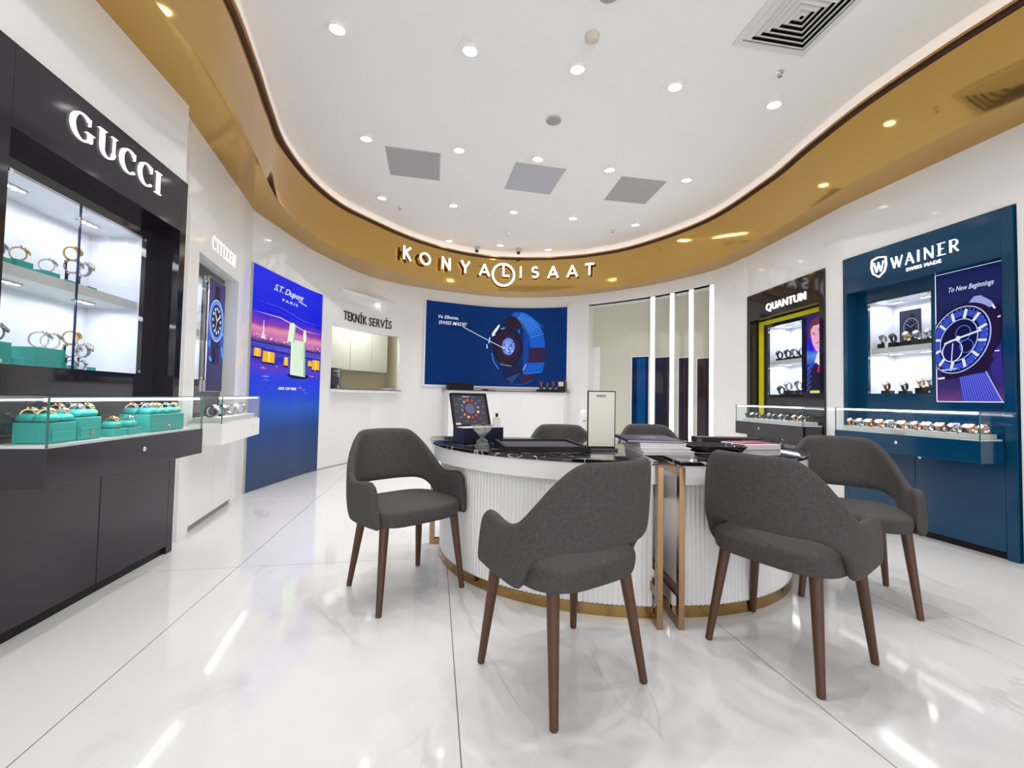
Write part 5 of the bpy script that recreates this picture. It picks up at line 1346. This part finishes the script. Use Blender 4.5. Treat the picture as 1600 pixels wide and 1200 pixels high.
# navy box with open lid
bx = empty('presentation_case', (-.29, 2.545, Z), radians(33.7), 'open navy and black watch case with a wheel of coloured gems in its lid', 'case')
a = MB(); a.box(0, .29, 0, .135, 0, .095); a.build('case_body', mat('dark_navy_case', srgb(20, 20, 44), .3), bx, bevel=.003)
a = MB(); a.box(-.0012, -.0002, .0, .135, .002, .093); a.build('case_side', M_navy, bx)
a = MB(); a.box(.006, .284, .006, .10, .0955, .099); tag(a.build('hinge_tray', M_paper, bx), 'pale lining')
lid = empty('case_lid', (.0, .0, .10), 0); lid.parent = bx; lid.rotation_euler = (radians(-20), 0, 0); lid.location = (.0, .125, .0965)
a = MB(); a.box(0, .265, 0, .012, 0, .225); a.box(0, .008, -.012, 0, 0, .225); a.box(.257, .265, -.012, 0, 0, .225); a.box(.008, .257, -.012, 0, 0, .008); a.box(.008, .257, -.012, 0, .217, .225)
a.build('lid_frame', M_blackm, lid)
a = MB(); a.box(.008, .257, -.002, -.0005, .008, .217, mat('lid_grey_satin', srgb(58, 56, 70), .3))
gm = [(200, 90, 50), (190, 60, 40), (60, 120, 170), (170, 140, 120), (210, 190, 150), (170, 40, 60), (190, 40, 70), (200, 170, 110), (180, 110, 110), (60, 150, 130), (120, 110, 120), (150, 150, 160)]
T0 = Matrix.Translation((.132, -.002, .118)) @ Matrix.Rotation(pi / 2, 4, 'X')
a.lathe([(.001, 0), (.036, 0), (.036, .001), (.001, .001)], 24, mat('violet_satin', srgb(92, 84, 120), .4), T0)
for k, c in enumerate(gm):
    t = radians(100 - 30 * k); T1 = Matrix.Translation((.132 + .060 * cos(t), -.002, .118 + .060 * sin(t))) @ Matrix.Rotation(pi / 2, 4, 'X')
    a.lathe([(.001, 0), (.011, 0), (.008, .004), (.001, .005)], 10, mat('gem', srgb(*c), .2), T1)
    x = .132 + .100 * cos(t); z = .118 + .088 * sin(t); a.box(x - .012, x + .012, -.003, -.002, z - .0012, z + .0012, M_grey)
a.box(.085, .135, -.003, -.002, .200, .206, M_paper); a.box(.014, .05, -.0032, -.002, .012, .024, M_paper)
a.build('lid_lining', None, lid)
# bottle with black cap on the case
r = empty('perfume_bottle', (-.095, 2.735, Z + .0995), radians(20), 'small clear bottle with a black cap standing on the open case', 'bottle')
a = MB(); a.box(-.022, .022, -.012, .012, 0, .06); a.build('bottle_body', mat('pale_bottle_glass', srgb(205, 208, 204), .08), r, bevel=.004)
a = MB(); a.lathe([(.001, .0605), (.009, .0605), (.009, .084), (.001, .084)], 14); a.build('cap', M_blackm, r, smooth=True)
# crystal compote
r = empty('crystal_bowl', (-.165, 2.42, Z), 0, 'cut crystal footed bowl holding dark wrapped sweets', 'bowl')
a = MB(); n = 16
a.lathe([(.001, 0), (.040, 0), (.043, .006), (.036, .020), (.030, .026), (.036, .034), (.020, .046), (.010, .054), (.016, .062), (.030, .078), (.048, .096), (.056, .116), (.068, .122), (.066, .126), (.054, .122), (.044, .100), (.020, .074), (.001, .070)], 24)
for i, v in enumerate(a.v):
    k = i % 24
    if i // 24 in (9, 10, 11) : a.v[i] = (v[0] * (1 + .05 * (k % 2)), v[1] * (1 + .05 * (k % 2)), v[2])
bo = a.build('bowl_body', M_crystal, r, fixn=True)
for i, (x, y, z) in enumerate(((.0, .0, .0745), (.018, -.01, .092), (-.020, .006, .094), (.004, .02, .100), (.006, -.006, .126))):
    a = MB(); a.lathe([(.001, -.008), (.010, -.006), (.013, 0), (.010, .006), (.001, .008)], 10); a.box(-.021, -.010, -.006, .006, -.001, .001); a.box(.010, .021, -.006, .006, -.001, .001)
    o = a.build('wrapped_sweet', M_choc, smooth=True, loc=(-.165 + x, 2.42 + y, Z + z + .006)); o.rotation_euler = (.3, .2, i * 1.3); tag(o, 'dark wrapped sweet in the crystal bowl', 'sweet', 'sweets in the crystal bowl')
# jeweller's tray
r = empty('jewellery_tray', (.165, 2.44, Z), radians(10), 'flat black presentation tray lined with grey felt on the left desk', 'tray')
hw, hd = .235, .21
a = MB(); a.box(-hw, hw, -hd, hd, 0, .012); a.box(-hw, hw, -hd, -hd + .018, .012, .03); a.box(-hw, hw, hd - .018, hd, .012, .03); a.box(-hw, -hw + .018, -hd + .018, hd - .018, .012, .03); a.box(hw - .018, hw, -hd + .018, hd - .018, .012, .03)
a.build('tray_body', M_blackm, r)
a = MB(); a.box(-hw + .02, hw - .02, -hd + .02, hd - .02, .0125, .018); a.build('felt_lining', M_felt, r)
# framed mirror
r = empty('tabletop_mirror', (.51, 2.385, Z), radians(4), 'upright cream panel mirror in a thin black frame on the left desk', 'mirror')
a = MB(); a.box(-.085, .085, -.045, .045, 0, .014); a.build('mirror_base', M_black, r, bevel=.002)
a = MB(); a.box(-.080, .080, -.006, .006, .0145, .335)
a.build('mirror_frame', M_blackm, r)
a = MB(); a.box(-.0745, .0745, -.0075, -.0062, .022, .329); a.build('mirror_panel', M_cream, r)
text_part('lettering', 'RADO', -.028, .024, .300, .313, -.0078, .0006, M_blackm, r, offset=.03)
# books
def book(x, y, z, w, d, h, rz, cover, label, pages=M_paper, cat='book', name='catalogue'):
    r = empty(name, (x, y, z), rz, label, cat, 'books and catalogues on the desk')
    a = MB(); a.box(-w / 2, w / 2, -d / 2, d / 2, 0, .003); a.box(-w / 2, w / 2, -d / 2, d / 2, h - .003, h); a.box(-w / 2, -w / 2 + .003, -d / 2, d / 2, .003, h - .003); a.build('cover', cover, r)
    a = MB(); a.box(-w / 2 + .0035, w / 2 - .004, -d / 2 + .004, d / 2 - .004, .0035, h - .0035); a.build('pages', pages, r); return r
book(.82, 2.345, Z, .28, .27, .018, radians(6), M_paper, 'white catalogue at the bottom of the book stack under the navy book')
book(.815, 2.35, Z + .0185, .27, .26, .018, radians(3), M_paper, 'white catalogue in the middle of the book stack under the navy book')
book(.81, 2.36, Z + .037, .25, .24, .022, radians(2), M_paper, 'white catalogue directly under the navy book')
nb = book(.78, 2.42, Z + .0595, .30, .34, .014, radians(-2), M_navy, 'navy covered book lying on top of the white catalogues')
a = MB(); a.box(-.04, .05, -.02, .0, .0142, .0146); a.build('cover_print', M_lightgrey, nb)
# boat-shaped black tray
r = empty('leather_tray', (1.17, 2.48, Z), radians(-8), 'shallow black rounded tray between the books and the pink catalogue', 'tray')
vs = []; fs = []; n = 32
for (f, z) in ((.80, 0), (.86, .003), (1.0, .034), (.98, .036), (.84, .008), (.01, .007)):
    for i in range(n):
        t = 2 * pi * i / n; e = .7; vs.append((.20 * f * math.copysign(abs(cos(t)) ** e, cos(t)), .13 * f * math.copysign(abs(sin(t)) ** e, sin(t)), z))
for j in range(5):
    for i in range(n):
        k = (i + 1) % n; fs.append((j * n + i, j * n + k, (j + 1) * n + k, (j + 1) * n + i))
fs.append(tuple(reversed(range(n)))); fs.append(tuple(range(5 * n, 6 * n)))
a = MB(); a.add(vs, fs); a.build('tray_body', M_black, r, smooth=True, angle=50)
# pink catalogue in white box
r = empty('catalogue_box', (1.50, 2.64, Z), radians(12), 'white box with a magenta catalogue on the right desk', 'box')
a = MB(); a.box(-.13, .13, -.10, .10, 0, .032); a.build('box_body', M_paper, r, bevel=.002)
a = MB(); a.box(-.11, .11, -.075, .08, .0325, .036); a.build('catalogue_cover', M_pink, r)
a = MB(); a.box(-.06, .06, -.02, .03, .0362, .0366); a.build('cover_label', mat('rose_print', srgb(196, 90, 130), .3), r)
# black long case behind
r = empty('keyboard_case', (1.50, 2.93, Z), radians(-6), 'long flat black case at the back of the right desk', 'case')
a = MB(); a.box(-.22, .22, -.06, .06, 0, .035); a.build('case_body', M_black, r, bevel=.004)
a = MB(); a.box(-.22, .22, -.062, .062, .0355, .041); a.build('case_lid', M_blackm, r)
r = empty('card_dish', (1.14, 2.86, Z), radians(10), 'small cream dish with cards on the right desk beside the light strips', 'dish')
a = MB(); a.lathe([(.001, 0), (.05, 0), (.065, .012), (.06, .013), (.001, .005)], 20); a.build('dish_body', M_paper, r, smooth=True, fixn=True)
a = MB(); a.box(-.03, .03, -.02, .02, .0065, .010); a.build('cards', M_yg, r)
